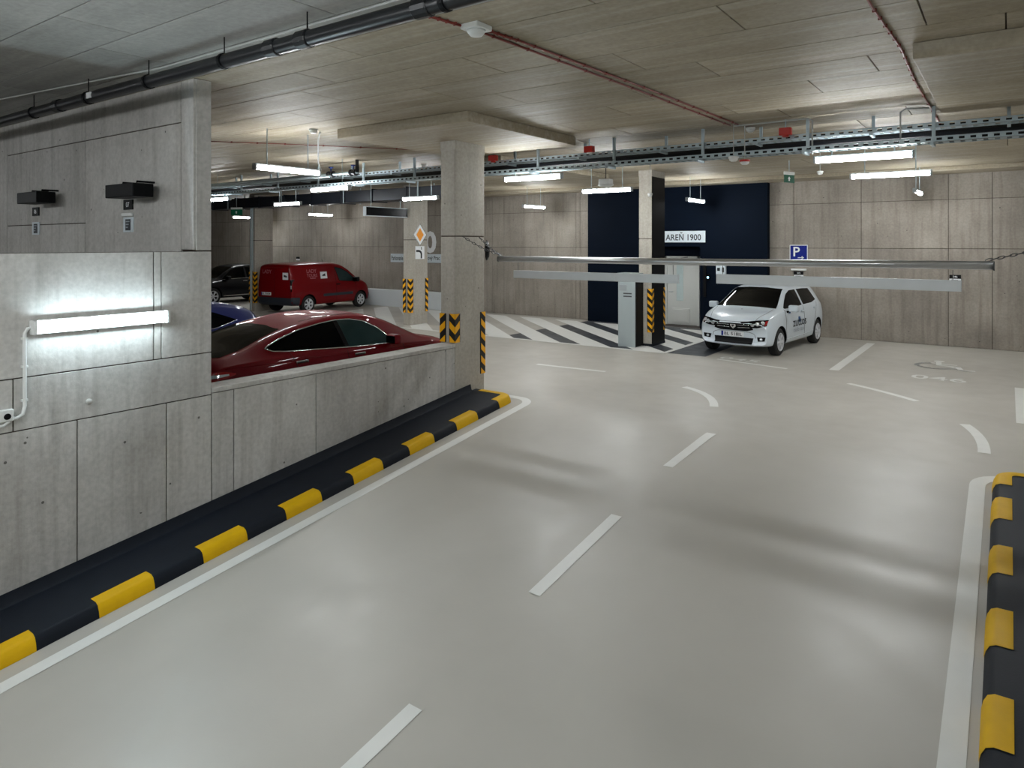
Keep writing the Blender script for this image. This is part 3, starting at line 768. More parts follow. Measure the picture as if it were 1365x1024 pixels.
# devices
def detector(label, x, y, z=CEIL, r=.055, mat='white_plastic', rod=0.):
    t = thing('smoke_detector', label, 'detector', (x, y, z))
    MB().lathe([(0, -.075), (r*.5, -.072), (r*.8, -.055), (r*.86, -.03)], k=18).build('sensor', 'white_plastic', t, True)
    MB().lathe([(r*.86, -.03), (r, -.026), (r, 0), (0, 0)], k=18).build('base', mat, t)
    if rod: MB().tube([(0, 0, 0), (0, 0, rod)], .007, 6).build('rod', 'cable_grey', t)
    return t
t = thing('ceiling_box', 'square white box on the ceiling where the red cables start', 'junction box', (-3.56, 4.45, CEIL))
MB().box(-.09, .09, -.10, .10, -.045, 0, .008).build('case', 'white_plastic', t)
MB().lathe([(0, -.095), (.05, -.09), (.075, -.06), (.08, -.045)], k=18).build('sensor', 'white_plastic', t, True)
detector('white dome detector hung on a thin rod beside the red beacon', -3.335, 10.3, 3.80, .075, rod=.5)
detector('red and white beacon hung on a cable below the trays', -3.17, 10.3, 3.74, .075, 'red_plastic', .5)
detector('white round detector on the ceiling at the end of the red cables', -3.22, 10.75, CEIL-.02, .07)
detector('white round detector on the ceiling above the red saloon car', -8.87, 7.0, CEIL, .07)
detector('white round detector on the ceiling left of the tall column', -10.8, 11.6, CEIL, .07)
detector('small white detector hung before the navy wall', -5.9, 13.0, 3.52, .05, rod=.775)
detector('small white detector near the green arrow sign', -3.0, 14.5, 3.92, .06, rod=.38)
for i, (x, lab) in enumerate(((-2.63, 'red alarm sounder above the trays near the white dome'), (-5.87, 'red alarm sounder above the trays in front of the navy core'), (-7.95, 'red alarm sounder above the trays beside the tall column'))):
    t = thing('alarm_sounder', lab, 'alarm', (x, 10.45, 4.13))
    MB().box(-.085, .085, -.05, .05, -.06, .05, .012).build('case', 'red_plastic', t)
    MB().lathe([(.05, -.06), (.045, -.085), (0, -.09)], k=14).build('horn', 'white_plastic' if i == 1 else 'red_plastic', t)
    MB().tube([(0, 0, .05), (0, 0, CEIL-4.13)], .01, 6).build('bracket', 'galv', t)
t = thing('wifi_unit', 'white boxy antenna unit hung before the navy core', 'antenna', (-5.62, 10.58, 3.54))
MB().box(-.1, .1, -.08, .08, -.02, .07, .012).build('case', 'white_plastic', t)
MB().lathe([(.13, -.02), (.14, -.035), (.1, -.06), (0, -.065)], k=16).build('skirt', 'white_plastic', t, True)
MB().tube([(0, 0, .07), (0, 0, .2), (0, 0, .262), (0, -.05, .268)], .006, 6).build('cable', 'black', t)
def exit_sign(label, x, y, z, rotz, w=.34, h=.17, drop=.3, arrow=True):
    t = thing('exit_sign', label, 'sign', (x, y, z), rotz)
    MB().box(-w/2, w/2, -.02, .02, h/2, h/2+.07, .01).build('lamp_housing', 'white_plastic', t)
    MB().box(-w/2, w/2, -.006, .006, -h/2, h/2).build('panel', 'sign_green', t)
    MB().add([(-.03, -.0075, -.045), (.015, -.0075, -.045), (.015, -.0075, 0), (.04, -.0075, 0), (-.0075, -.0075, .05), (-.055, -.0075, 0), (-.03, -.0075, 0)], [tuple(range(7))]).build('pictogram', 'sign_white', t)
    MB().tube([(0, 0, h/2+.07), (0, 0, drop)], .008, 6).build('rod', 'galv', t)
exit_sign('green arrow exit sign hung before the back wall above the white car', -3.85, 15.6, 3.90, PI/2*.75, drop=.4)
exit_sign('green exit sign hung above the black car', -21.9, 14.0, 3.60, .35, .46, .2, drop=.7)
# LED display box left of the diamond column
t = thing('message_display', 'long black message display with pale frame on the diamond sign column', 'display', (-15.05, 14.52, 3.44), PI/2)
MB().box(-.85, .85, -.06, .06, -.14, .14, .01).build('frame', 'sign_board', t)
MB().box(-.83, .83, -.066, -.05, -.12, .12).build('screen', 'black_gloss', t)
for s, q in ((-.6, .859), (.6, .36)): MB().tube([(s, 0, .14), (s, 0, q)], .008, 6).build('rod', 'galv', t)
# conduits that drop from the ceiling to lamps
def drop_conduit(label, pts, mat='cable_grey', r=.012):
    t = thing('conduit', label, 'conduit', pts[-1])
    q = pts[-1]
    MB().tube([(a-q[0], b_-q[1], c-q[2]) for a, b_, c in pts], r, 6).build('pipe', mat, t, True)
drop_conduit('grey conduit dropping through the trays beside the red alarm', [(-3.36, 10.40, CEIL-.03), (-2.32, 10.38, CEIL-.03), (-2.25, 10.38, CEIL-.06), (-2.25, 10.38, 3.76)])
drop_conduit('grey conduit dropping to the long lamp near the right kerb', [(-.85, 10.5, CEIL-.03), (-1.1, 10.38, CEIL-.03), (-1.16, 10.38, CEIL-.07), (-1.16, 10.38, 3.76)])
drop_conduit('grey conduit dropping to the lamp over the red saloon car', [(-8.9, 7.15, CEIL-.03), (-9.3, 7.45, CEIL-.03), (-9.38, 7.5, CEIL-.08), (-9.38, 7.5, 3.85), (-9.4, 7.58, 3.74)])

# ================================================================== HEIGHT BAR
t = thing('height_bar', 'long steel height limit bar hung across the top of the ramp', 'height bar', (-3.43, 9.0, 2.255))
MB().tube([(-3.30, 0, 0), (0, 0, 0), (3.30, 0, .012)], .046, 16).build('tube', 'steel', t, True)
for s in (-1, 1): MB().lathe([(.05, s*3.30-.006), (.05, s*3.30+.006)], (0, 0, .006 if s > 0 else 0), 'x', 16).build('end_plate', 'dark_grey', t)
def chain(label, p, q):
    t = thing('support_chain', label, 'chain', p)
    P, Q = Vector(p), Vector(q); d = Q-P; n = max(3, int(d.length/.055)); b = MB()
    ax = d.normalized(); sd = ax.cross(Vector((0, 0, 1))).normalized(); u2 = sd.cross(ax)
    for i in range(n):
        c = d*((i+.5)/n); sag = Vector((0, 0, -.03*math.sin(PI*(i+.5)/n))); s = sd if i % 2 else u2; h = d.length/n*.66
        pts = []
        for k in range(9):
            a = 2*PI*k/8; pts.append(tuple(c+sag+ax*(h*math.cos(a))+s*(.014*math.sin(a))))
        o = MB().tube(pts, .005, 5, cap=False).build('link', 'dark_grey', t)
chain('chain from the left end of the bar to the near anchor on the tall column', (-6.68, 9.0, 2.31), (-7.16, 8.60, 2.62))
chain('chain from the left end of the bar to the far anchor on the tall column', (-6.68, 9.0, 2.31), (-7.16, 9.03, 2.61))
chain('chain from the right end of the bar up to the other ramp column', (-.20, 9.0, 2.32), (.65, 8.8, 2.62))
for lab, x0, x1, z0, z1 in (('brushed aluminium strip hung under the bar next to the tall column', -6.43, -3.66, 1.955, 2.075),
                            ('brushed aluminium strip hung under the bar above the white car', -3.14, -.42, 1.975, 2.10)):
    t = thing('height_strip', lab, 'hanging strip', ((x0+x1)/2, 9.0, z0))
    h = (x1-x0)/2
    MB().box(-h, h, -.012, .012, 0, z1-z0, .004).build('strip', 'alu', t)
    MB().box(-h*.18, h*.30, -.014, -.011, .01, z1-z0-.01, .001).build('overlap_plate', 'alu', t)
    for s in (-.94, .94): MB().tube([(s*h, 0, z1-z0), (s*h, 0, 2.208-z0)], .004, 6).build('wire', 'dark_grey', t)
t = thing('convex_mirror', 'round convex mirror edge-on behind the tall column', 'mirror', (-7.29, 9.40, 2.385), math.radians(-58))
MB().lathe([(0, -.012), (.17, -.012), (.175, 0), (.17, .012), (.11, .04), (0, .052)], axis='y', k=28).build('dish', 'black_gloss', t, True)
MB().tube([(0, -.01, 0), (.19, -.118, 0)], .015, 8).build('bracket', 'dark_grey', t)

# ================================================================== SIGNS
s_ = thing('name_board', 'pale sign board lettered with 1900 on the navy wall', 'sign', (-7.85, NY, 2.71))
MB().box(-.85, .655, -.03, 0, -.17, .17, .006).build('board', 'sign_board', s_)
text('lettering', 'AREŇ 1900', 'ink', s_, (-.02, -.033, .012), (1, 0, 0), (0, 0, 1), w=1.10, h=.25)
t = thing('parking_sign', 'blue square parking sign with a white P and arrow', 'sign', (-4.66, YB, 2.245))
MB().box(-.235, .235, -.02, 0, -.225, .225, .012).build('border', 'sign_white', t)
MB().box(-.215, .215, -.024, -.018, -.205, .205).build('face', 'sign_blue', t)
text('letter', 'P', 'sign_white', t, (-.05, -.026, .04), (1, 0, 0), (0, 0, 1), h=.26)
MB().add([(-.02, -.026, -.135), (.09, -.026, -.135), (.09, -.026, -.115), (-.02, -.026, -.115)], [(0, 1, 2, 3)]).add([(.085, -.026, -.17), (.14, -.026, -.125), (.085, -.026, -.08), (.075, -.026, -.10), (.10, -.026, -.125), (.075, -.026, -.15)], [(0, 1, 2, 3, 4, 5)]).build('arrow', 'sign_white', t)
tag(MB().box(-4.85, -4.46, YB-.07, YB, 1.77, 1.82, .01).build('sign_lamp', 'white_plastic'), 'short white strip fitting under the blue parking sign', 'fitting')
for x, z, n, lab in ((-4.66, 1.70, '045', 'black bay plate 045 under the blue parking sign'), (-1.06, 1.70, '046', 'black bay plate 046 alone on the back wall'), (-26.3, 1.86, '', 'small black bay plate on the wall above the red van')):
    p = thing('bay_plate', lab, 'number plate', (x, YB, z))
    MB().box(-.12, .12, -.014, 0, -.045, .045).build('plate', 'black', p)
    if n: text('numeral', n, 'sign_white', p, (0, -.016, 0), (1, 0, 0), (0, 0, 1), h=.045)
    MB().box(-.12, .12, -.012, 0, -.115, -.05, .004).build('card', 'sign_white', p)
    MB().box(-.085, .06, -.014, -.011, -.09, -.075).build('print', 'ink', p)
t = thing('direction_board', 'long white direction board on the back wall behind the diamond column', 'sign', (-18.95, YB, 1.93))
MB().box(-1.39, 1.35, -.02, 0, -.17, .17, .005).build('board', 'sign_board', t)
text('lettering', 'Parkovanie', 'ink', t, (-1.01, -.023, 0), (1, 0, 0), (0, 0, 1), w=.66, h=.19)
text('lettering', 'ový Prac', 'ink', t, (.95, -.023, 0), (1, 0, 0), (0, 0, 1), w=.62, h=.2)
o = text('level_figure', '0', 'sign_white', None, (-18.20, YB-.004, 2.56), (1, 0, 0), (0, 0, 1), w=.64, h=.86, bold=.035)
tag(o, 'big white figure painted on the back wall behind the diamond column', 'painted figure')
t = thing('priority_sign', 'yellow and white diamond priority road sign on a column', 'sign', (-14.90, 15.81, 2.78))
MB().add([(0, -.30, 0), (0, 0, -.345), (0, .30, 0), (0, 0, .345), (.015, -.30, 0), (.015, 0, -.345), (.015, .30, 0), (.015, 0, .345)], [(0, 1, 2, 3), (4, 5, 6, 7), (0, 1, 5, 4), (1, 2, 6, 5), (2, 3, 7, 6), (3, 0, 4, 7)]).build('plate', 'sign_white', t)
MB().add([(.017, -.165, 0), (.017, 0, -.21), (.017, .165, 0), (.017, 0, .21)], [(0, 1, 2, 3)]).build('diamond', 'sign_orange', t)
b = MB()
for i in range(4):
    c = [(-.30, 0), (0, -.345), (.30, 0), (0, .345)]; a, d = c[i], c[(i+1) % 4]; k = .95
    b.add([(.0165, *a), (.0165, *d), (.0165, d[0]*k, d[1]*k), (.0165, a[0]*k, a[1]*k)], [(0, 1, 2, 3)])
b.build('rim_line', 'ink', t)
t = thing('turn_plate', 'small white plate with a black bent arrow under the diamond sign', 'sign', (-14.90, 15.81, 2.225))
MB().box(0, .015, -.20, .20, -.20, .20, .003).build('plate', 'sign_white', t)
b = MB(); pth = [(.06, -.17), (.06, -.05), (.03, .02), (-.04, .05), (-.16, .05)]
for a, d in zip(pth[:-1], pth[1:]):
    q = Vector(d)-Vector(a); q.normalize(); n_ = Vector((-q.y, q.x))*.032; e = q*.012
    A, D = Vector(a)-e, Vector(d)+e
    b.add([(.017, *(A+n_)), (.017, *(A-n_)), (.017, *(D-n_)), (.017, *(D+n_))], [(0, 1, 2, 3)])
b.build('bold_arrow', 'ink', t)
MB().add([(.017, .045, .09), (.017, .075, .09), (.017, .075, .18), (.017, .045, .18)], [(0, 1, 2, 3)]).build('thin_bar', 'ink', t)
# low white upstand by the van
tag(MB().box(-21.5, -15.6, 19.55, 19.86, 0, .66, .015).build('white_upstand', 'kerb_white'), 'low white painted upstand along the back wall beside the red van', 'upstand')

# pay cabinet, reader, small boxes at the core
t = thing('pay_cabinet', 'tall grey steel cabinet standing against the black-sided column', 'cabinet', (-7.52, 15.43, 0))
MB().box(-.235, .225, -.20, .20, 0, 1.74, .01).build('body', 'cab_grey', t)
MB().box(-.255, .245, -.22, .20, 1.74, 1.79, .008).build('top', 'cab_grey', t)
MB().box(-.20, .0, -.207, -.198, 1.36, 1.50, .003).build('icon_panel', 'grey_plastic', t)
for i in range(2): MB().box(-.09, .13, -.206, -.198, 1.28-.07*i, 1.31-.07*i, .002).build('slot', 'dark_grey', t)
MB().box(.225, .245, -.19, .20, .02, 1.72).build('shadow_gap_strip', 'black', t)
t = thing('access_reader', 'black access panel with a lit blue reader beside the alcove', 'reader', (-7.13, NY, 1.45))
MB().box(-.12, -.04, -.04, 0, -.5, .6, .006).build('panel', 'black', t)
MB().box(-.03, .07, -.05, 0, -.02, .17, .008).build('case', 'black_gloss', t)
MB().lathe([(.032, -.05), (.028, -.056), (0, -.057)], (.02, 0, .07), 'y', 14).build('lit_ring', 'led_blue', t)
t = thing('call_box', 'pale call box on the navy wall above the white car', 'call box', (-6.72, NY, 1.74))
MB().box(-.14, .14, -.09, 0, -.13, .13, .01).build('case', 'sign_board', t)
MB().box(-.10, -.02, -.096, -.088, -.02, .07).build('label_card', 'ink', t); MB().box(.04, .10, -.096, -.088, -.06, .08).build('speaker', 'dark_grey', t)
t = thing('card_box', 'small pale device box beside the door in the alcove', 'device', (-8.2, 21.06, 1.8))
t.location = (-8.80, 20.36, 1.80)
MB().box(-.05, .05, -.06, 0, -.1, .12, .006).build('case', 'white_plastic', t); MB().lathe([(.03, -.06), (.026, -.066), (0, -.067)], (0, 0, .02), 'y', 12).build('lens', 'black', t)
# CARS
def pchip(xs, ys_, x):
    n = len(xs)
    if x <= xs[0]: return ys_[0]
    if x >= xs[-1]: return ys_[-1]
    i = max(j for j in range(n-1) if xs[j] <= x)
    h = [xs[j+1]-xs[j] for j in range(n-1)]; d = [(ys_[j+1]-ys_[j])/h[j] for j in range(n-1)]
    def m(j):
        if j == 0: return d[0]
        if j == n-1: return d[-1]
        if d[j-1]*d[j] <= 0: return 0.
        w1, w2 = 2*h[j]+h[j-1], h[j]+2*h[j-1]
        return (w1+w2)/(w1/d[j-1]+w2/d[j])
    t = (x-xs[i])/h[i]; a, b_ = ys_[i], ys_[i+1]; m0, m1 = m(i)*h[i], m(i+1)*h[i]
    return (2*t**3-3*t*t+1)*a+(t**3-2*t*t+t)*m0+(-2*t**3+3*t*t)*b_+(t**3-t*t)*m1
def chaikin(P, it=2):
    for _ in range(it):
        Q = [P[0]]
        for a, b_ in zip(P[:-1], P[1:]):
            Q.append((a[0]*.75+b_[0]*.25, a[1]*.75+b_[1]*.25)); Q.append((a[0]*.25+b_[0]*.75, a[1]*.25+b_[1]*.75))
        Q.append(P[-1]); P = Q
    return P
def resample(P, n):
    P = [Vector(p) for p in P]; d = [0.]
    for a, b_ in zip(P[:-1], P[1:]): d.append(d[-1]+(b_-a).length)
    out = []
    for i in range(n+1):
        s = d[-1]*i/n; j = max(k for k in range(len(P)-1) if d[k] <= s+1e-9); q = (s-d[j])/max(1e-9, d[j+1]-d[j])
        out.append(P[j]+(P[j+1]-P[j])*min(1, q))
    return out
class Car:
    def __init__(s, name, label, loc, heading, stations, paint, bow_f=.22, bow_r=.08, wheels=(), wr=.315, group=None):
        s.t = thing(name, label, 'car', loc, heading, group)
        s.keys = stations; ys_ = [k[0] for k in stations]; s.L0, s.L1 = ys_[0], ys_[-1]
        N = 64; mb = MB(); rows_ = []
        samp = [s.L0+(s.L1-s.L0)*(.5-.5*math.cos(PI*i/N)) for i in range(N+1)]
        Wm = max(k[2] for k in stations)
        for y in samp:
            zb, w, zs, ws, zt, wt = [pchip(ys_, [k[j] for k in stations], y) for j in range(1, 7)]
            P = [(0, zb), (w*.6, zb), (w*.93, zb+.01), (w*.985, zb+.10), (w, zb+(zs-zb)*.45), (w*.995, zb+(zs-zb)*.75), (ws, zs), (ws+(wt-ws)*.12, zs+(zt-zs)*.10),
                 (ws+(wt-ws)*.72, zs+(zt-zs)*.74), (wt, zt-(zt-zs)*.045-.012), (wt*.6, zt-.004), (0, zt)]
            P = chaikin(P, 2)
            f = max(0., (y-(s.L1-.75))/.75); r = max(0., ((s.L0+.5)-y)/.5)
            row = [(x, y-bow_f*f*(x/Wm)**2+bow_r*r*(x/Wm)**2, z) for x, z in P]
            rows_.append(row)
        n = len(rows_[0]); full = []
        for row in rows_: full.append(row+[(-x, y, z) for x, y, z in row[-2:0:-1]])
        m = len(full[0])
        for row in full: mb.v += row
        for i in range(len(full)-1):
            for j in range(m): mb.f.append((i*m+j, i*m+(j+1) % m, (i+1)*m+(j+1) % m, (i+1)*m+j)); mb.mi.append(0)
        for base, flip in ((0, True), ((len(full)-1)*m, False)):
            # cap: quads across the section
            for j in range(n-1):
                a, b_ = base+j, base+j+1; c, d = base+(m-j-1) % m if j+1 < n-1 else None, base+(m-j) % m
                q = [base+j, base+j+1, base+(m-j-1) % m, base+(m-j) % m]
                q = list(dict.fromkeys(q))
                if len(q) > 2: mb.f.append(tuple(q[::-1] if flip else q)); mb.mi.append(0)
        me = mb.mesh('body', True)
        bm = bmesh.new(); bm.from_mesh(me); bmesh.ops.remove_doubles(bm, verts=bm.verts[:], dist=1e-5)
        bmesh.ops.recalc_face_normals(bm, faces=bm.faces[:]); bm.to_mesh(me); bm.free()
        s.bvh = BVHTree.FromPolygons([v.co.copy() for v in me.vertices], [tuple(p.vertices) for p in me.polygons])
        me.materials.append(M[paint]); me.materials.append(M['black'])
        o = bpy.data.objects.new('body', me); COL.objects.link(o)
        # wheel arches cut out of the body
        cb = MB()
        for (y, zc) in wheels:
            for sx in (-1, 1):
                cb.lathe([(wr+.055, sx*(Wm-.26)), (wr+.055, sx*(Wm+.2))] if sx > 0 else [(wr+.055, sx*(Wm+.2)), (wr+.055, sx*(Wm-.26))], (0, y, zc), 'x', 32)
        if wheels:
            cme = cb.mesh('cut'); bm = bmesh.new(); bm.from_mesh(cme); bmesh.ops.recalc_face_normals(bm, faces=bm.faces[:]); bm.to_mesh(cme); bm.free()
            cme.materials.append(M[paint]); cme.materials.append(M['black'])
            for p in cme.polygons: p.material_index = 1
            co = bpy.data.objects.new('cut', cme); COL.objects.link(co)
            md = o.modifiers.new('b', 'BOOLEAN'); md.object = co; md.operation = 'DIFFERENCE'; md.solver = 'EXACT'
            dg = bpy.context.evaluated_depsgraph_get(); dg.update()
            me2 = bpy.data.meshes.new_from_object(o.evaluated_get(dg))
            bpy.data.objects.remove(o); bpy.data.objects.remove(co); bpy.data.meshes.remove(cme)
            o = bpy.data.objects.new('body', me2); COL.objects.link(o)
        auto_smooth(o, 38)
        o.parent = s.t; s.body = o
        proto = None
        for (y, zc) in wheels:
            for sx in (-1, 1): s.wheel(sx*(Wm-.015), y, zc, wr, sx)
    def wheel(s, x, y, z, r, sx, style=None):
        st = getattr(s, 'rim_style', 6)
        w = .20
        a = MB().lathe([(r*.62, 0), (r*.66, -.012), (r*.9, -.008), (r*.985, -.03), (r, -.06), (r, -w+.04), (r*.97, -w+.01), (r*.6, -w)] if sx > 0 else
                       [(r*.62, 0), (r*.66, .012), (r*.9, .008), (r*.985, .03), (r, .06), (r, w-.04), (r*.97, w-.01), (r*.6, w)], (0, 0, 0), 'x', 28, cap=False)
        wh = auto_smooth(a.build('wheel', 'tyre', s.t), 40); wh.location = (x, y, z)
        b = MB(); e = sx
        b.lathe([(r*.67, e*-.004), (r*.645, e*.004), (r*.60, e*-.006), (r*.58, e*-.05)], (0, 0, 0), 'x', 28, cap=False)
        b.lathe([(0, e*.0), (r*.12, e*.0), (r*.16, e*-.012), (r*.16, e*-.05), (0, e*-.05)], (0, 0, 0), 'x', 16)
        for i in range(st):
            th = 2*PI*i/st
            u, v = Vector((math.cos(th), math.sin(th))), Vector((-math.sin(th), math.cos(th)))
            q = []
            for rr, hw in ((r*.10, r*.065), (r*.36, r*.075), (r*.62, r*.125)):
                for sg in (-1, 1):
                    p = u*rr+v*(hw*sg); q.append(p)
            xs_ = [e*-.004, e*-.014, e*-.008]
            vv = []
            for i2 in range(3):
                for j2 in range(2): vv.append((xs_[i2], *q[i2*2+j2]))
            for i2 in range(3):
                for j2 in range(2): vv.append((e*-.05, *q[i2*2+j2]))
            b.add(vv, [(0, 1, 3, 2), (2, 3, 5, 4), (0, 2, 8, 6), (2, 4, 10, 8), (1, 7, 9, 3), (3, 9, 11, 5)])
        auto_smooth(b.build('rim', 'rim', wh), 40)
        MB().lathe([(0, e*-.07), (r*.6, e*-.07)], (0, 0, 0), 'x', 24).build('brake_disc', 'black', wh)
    def hit(s, a, b_, axis, sg):
        if axis == 'x': o, d = Vector((sg*3, a, b_)), Vector((-sg, 0, 0))
        elif axis == 'y': o, d = Vector((a, sg*5, b_)), Vector((0, -sg, 0))
        else: o, d = Vector((a, b_, 4)), Vector((0, 0, -1))
        h, nrm, i, _ = s.bvh.ray_cast(o, d)
        if h is None:
            h, nrm, i, _ = s.bvh.find_nearest(o+d*(2.2 if axis == 'x' else 3 if axis == 'y' else 2.5))
        if nrm.dot(d) > 0: nrm = -nrm
        return h, nrm
    def patch(s, name, low, up, mat, axis='x', sg=1, off=.004, n=20, m=8, parent=None):
        A, B = resample(low, n), resample(up, n); mb = MB()
        for i in range(n+1):
            for j in range(m+1):
                p = A[i]+(B[i]-A[i])*(j/m); h, nr = s.hit(p.x, p.y, axis, sg); mb.v.append(tuple(h+nr*off))
        for i in range(n):
            for j in range(m): mb.f.append((i*(m+1)+j, (i+1)*(m+1)+j, (i+1)*(m+1)+j+1, i*(m+1)+j+1)); mb.mi.append(0)
        o = mb.build(name, mat, parent or s.t, True)
        return o
    def line(s, name, pts, r, mat, axis='x', sg=1, off=0., n=None, k=6, parent=None, close=False):
        if close: pts = list(pts)+[pts[0]]
        P = resample(pts, n or max(8, int(len(pts)*6))); q = []
        for p in P:
            h, nr = s.hit(p.x, p.y, axis, sg); q.append(h+nr*off)
        return MB().tube(q, r, k).build(name, mat, parent or s.t, True)
    def mirror(s, x, y, z, sg, mat, sc=1.):
        b = MB().box(-.10*sc, .10*sc, -.055*sc, .075*sc, -.07*sc, .075*sc, .03*sc)
        o = auto_smooth(b.build('wing_mirror', mat, s.t), 60); o.location = (sg*x, y, z)
        MB().box(-.085*sc, .085*sc, -.06*sc, -.056*sc, -.05*sc, .055*sc).build('mirror_glass', 'glass_dark', o)
        MB().tube([(-sg*.06*sc, .03, -.05*sc), (-sg*.17*sc, .06, -.09*sc)], .025*sc, 6).build('mirror_foot', 'black', o)
    def handle(s, y, z, sg, mat):
        h, nr = s.hit(y, z, 'x', sg)
        o = MB().box(-.012, .012, -.10, .10, -.018, .018, .009).build('door_handle', mat, s.t); o.location = h+nr*.02
    def plate(s, z, sg, txt, w=.50, h=.11, x=0., strip=True):
        hh, nr = s.hit(x, z, 'y', sg)
        o = MB().box(-w/2, w/2, -.008, .008, -h/2, h/2, .003).build('number_plate', 'sign_white', s.t)
        o.location = hh+Vector((0, sg*.014, 0))
        r = (-sg, 0, 0)
        MB().add([(-sg*-w/2*-1*0+(-r[0]*0)+r[0]*(-w/2+.004), sg*.009, -h/2+.004), (r[0]*(-w/2+.05), sg*.009, -h/2+.004), (r[0]*(-w/2+.05), sg*.009, h/2-.004), (r[0]*(-w/2+.004), sg*.009, h/2-.004)], [(0, 1, 2, 3)]).build('blue_strip', 'sign_blue', o)
        text('characters', txt, 'ink', o, (r[0]*.022, sg*.0095, 0), r, (0, 0, 1), w=w*.80, h=h*.62)

# ---- red saloon behind the parapet (nose away from the ramp foot)
st = [(-2.43, .34, .78, .80, .72, .90, .60), (-2.38, .28, .84, .88, .79, 1.00, .64), (-2.15, .24, .885, .965, .845, 1.075, .66), (-1.8, .2, .91, .985, .865, 1.145, .63),
      (-1.3, .2, .92, .985, .875, 1.30, .59), (-.8, .19, .925, .975, .88, 1.41, .575), (-.2, .18, .925, .955, .885, 1.465, .58), (.25, .18, .925, .94, .885, 1.45, .585),
      (.70, .18, .925, .925, .88, 1.355, .60), (1.15, .18, .925, .915, .87, 1.15, .66), (1.5, .2, .925, .90, .86, .99, .72), (1.95, .2, .91, .85, .83, .925, .66),
      (2.28, .22, .87, .76, .77, .82, .58), (2.40, .28, .78, .62, .68, .68, .50)]
c = Car('red_saloon_car', 'dark red saloon car with chrome window trim behind the parapet', (-8.68, 6.95, 0), 0, st, 'paint_red', .28, .12, [(1.42, .33), (-1.42, .33)], .33)
for sg in (1, -1):
    lowr, upr = [(-1.47, 1.115), (-1.38, 1.075), (-1.2, 1.055), (-.6, 1.02), (-.20, .995)], [(-1.47, 1.125), (-1.2, 1.215), (-.9, 1.295), (-.5, 1.355), (-.26, 1.375)]
    lowf, upf = [(-.13, .99), (.3, .972), (.78, .955)], [(-.19, 1.377), (.05, 1.37), (.3, 1.32), (.55, 1.19), (.80, .965)]
    c.patch('side_window', lowr, upr, 'glass_dark', 'x', sg, .004)
    c.patch('side_window', lowf, upf, 'glass_teal', 'x', sg, .004)
    c.patch('window_pillar', [(-.20, .995), (-.13, .99)], [(-.26, 1.375), (-.19, 1.377)], 'black_gloss', 'x', sg, .005, 2)
    c.line('chrome_trim', lowr+lowf+upf[::-1]+upr[::-1], .009, 'chrome', 'x', sg, .004, 90, close=True)
    c.mirror(.985, .63, 1.03, sg, 'paint_red', 1.05)
    c.handle(-1.0, .90, sg, 'chrome'); c.handle(.02, .88, sg, 'chrome')
    c.line('door_seam', [(-.19, .98), (-.16, .6), (-.16, .30)], .004, 'black', 'x', sg)
    c.line('door_seam', [(-1.15, 1.04), (-1.02, .72), (-.98, .45)], .004, 'black', 'x', sg)
    c.line('door_seam', [(.95, .93), (1.0, .6), (.96, .30)], .004, 'black', 'x', sg)
    tl = c.patch('tail_lamp', [(-2.36, .80), (-2.1, .84), (-1.97, .875)], [(-2.36, .93), (-2.1, .925), (-1.97, .89)], 'lamp_red', 'x', sg, .005, 8, 4)
    c.patch('lens', [(-2.34, .845), (-2.06, .872)], [(-2.34, .895), (-2.06, .892)], 'lamp_clear', 'x', sg, .009, 6, 2, parent=tl)
    c.patch('head_lamp', [(1.92, .72), (2.2, .66)], [(1.86, .80), (2.2, .76)], 'lamp_clear', 'x', sg, .005, 8, 4)
    c.line('shoulder_crease', [(-2.1, .955), (-1.0, .93), (.4, .90), (1.6, .86)], .005, 'paint_red', 'x', sg, 0, 40)
rw = c.patch('rear_window', [(-.66, 1.07), (-.3, 1.06), (.3, 1.06), (.66, 1.07)], [(-.53, 1.325), (-.2, 1.355), (.2, 1.355), (.53, 1.325)], 'glass_dark', 'y', -1, .004, 18, 10)
c.patch('windscreen', [(-.72, 1.00), (-.3, 1.01), (.3, 1.01), (.72, 1.00)], [(-.54, 1.37), (-.2, 1.40), (.2, 1.40), (.54, 1.37)], 'glass_dark', 'y', 1, .004, 18, 10)
c.line('roof_seam', [(.49, -.75), (.50, 0), (.50, .3)], .004, 'black', 'z', 1); c.line('roof_seam', [(-.49, -.75), (-.50, 0), (-.50, .3)], .004, 'black', 'z', 1)
c.line('bonnet_seam', [(.62, 1.5), (.60, 1.8), (.52, 2.2)], .004, 'black', 'z', 1); c.line('bonnet_seam', [(-.62, 1.5), (-.60, 1.8), (-.52, 2.2)], .004, 'black', 'z', 1)
c.patch('grille', [(-.42, .40), (.42, .40)], [(-.46, .60), (.46, .60)], 'black_gloss', 'y', 1, .006, 10, 4)

# ---- white hatchback parked facing the ramp
st = [(-2.03, .40, .70, .82, .66, .92, .50), (-1.98, .32, .79, .93, .74, 1.16, .51), (-1.82, .26, .83, .99, .79, 1.40, .53), (-1.35, .22, .86, 1.01, .82, 1.495, .56),
      (-.6, .2, .865, .99, .83, 1.52, .575), (-.05, .2, .865, .975, .83, 1.515, .575), (.25, .2, .865, .965, .83, 1.475, .58), (.65, .2, .865, .96, .825, 1.29, .62),
      (1.02, .2, .865, .955, .815, 1.085, .68), (1.2, .2, .862, .94, .80, 1.02, .69), (1.6, .22, .855, .88, .77, .945, .62), (1.88, .23, .83, .80, .73, .855, .55), (2.0, .26, .76, .70, .66, .745, .50)]
c = Car('white_hatchback_car', 'white hatchback car with dark lettering on its door by the navy core', (-4.87, 17.32, 0), PI-math.radians(5.2), st, 'paint_white', .30, .1, [(1.22, .305), (-1.36, .305)], .305)
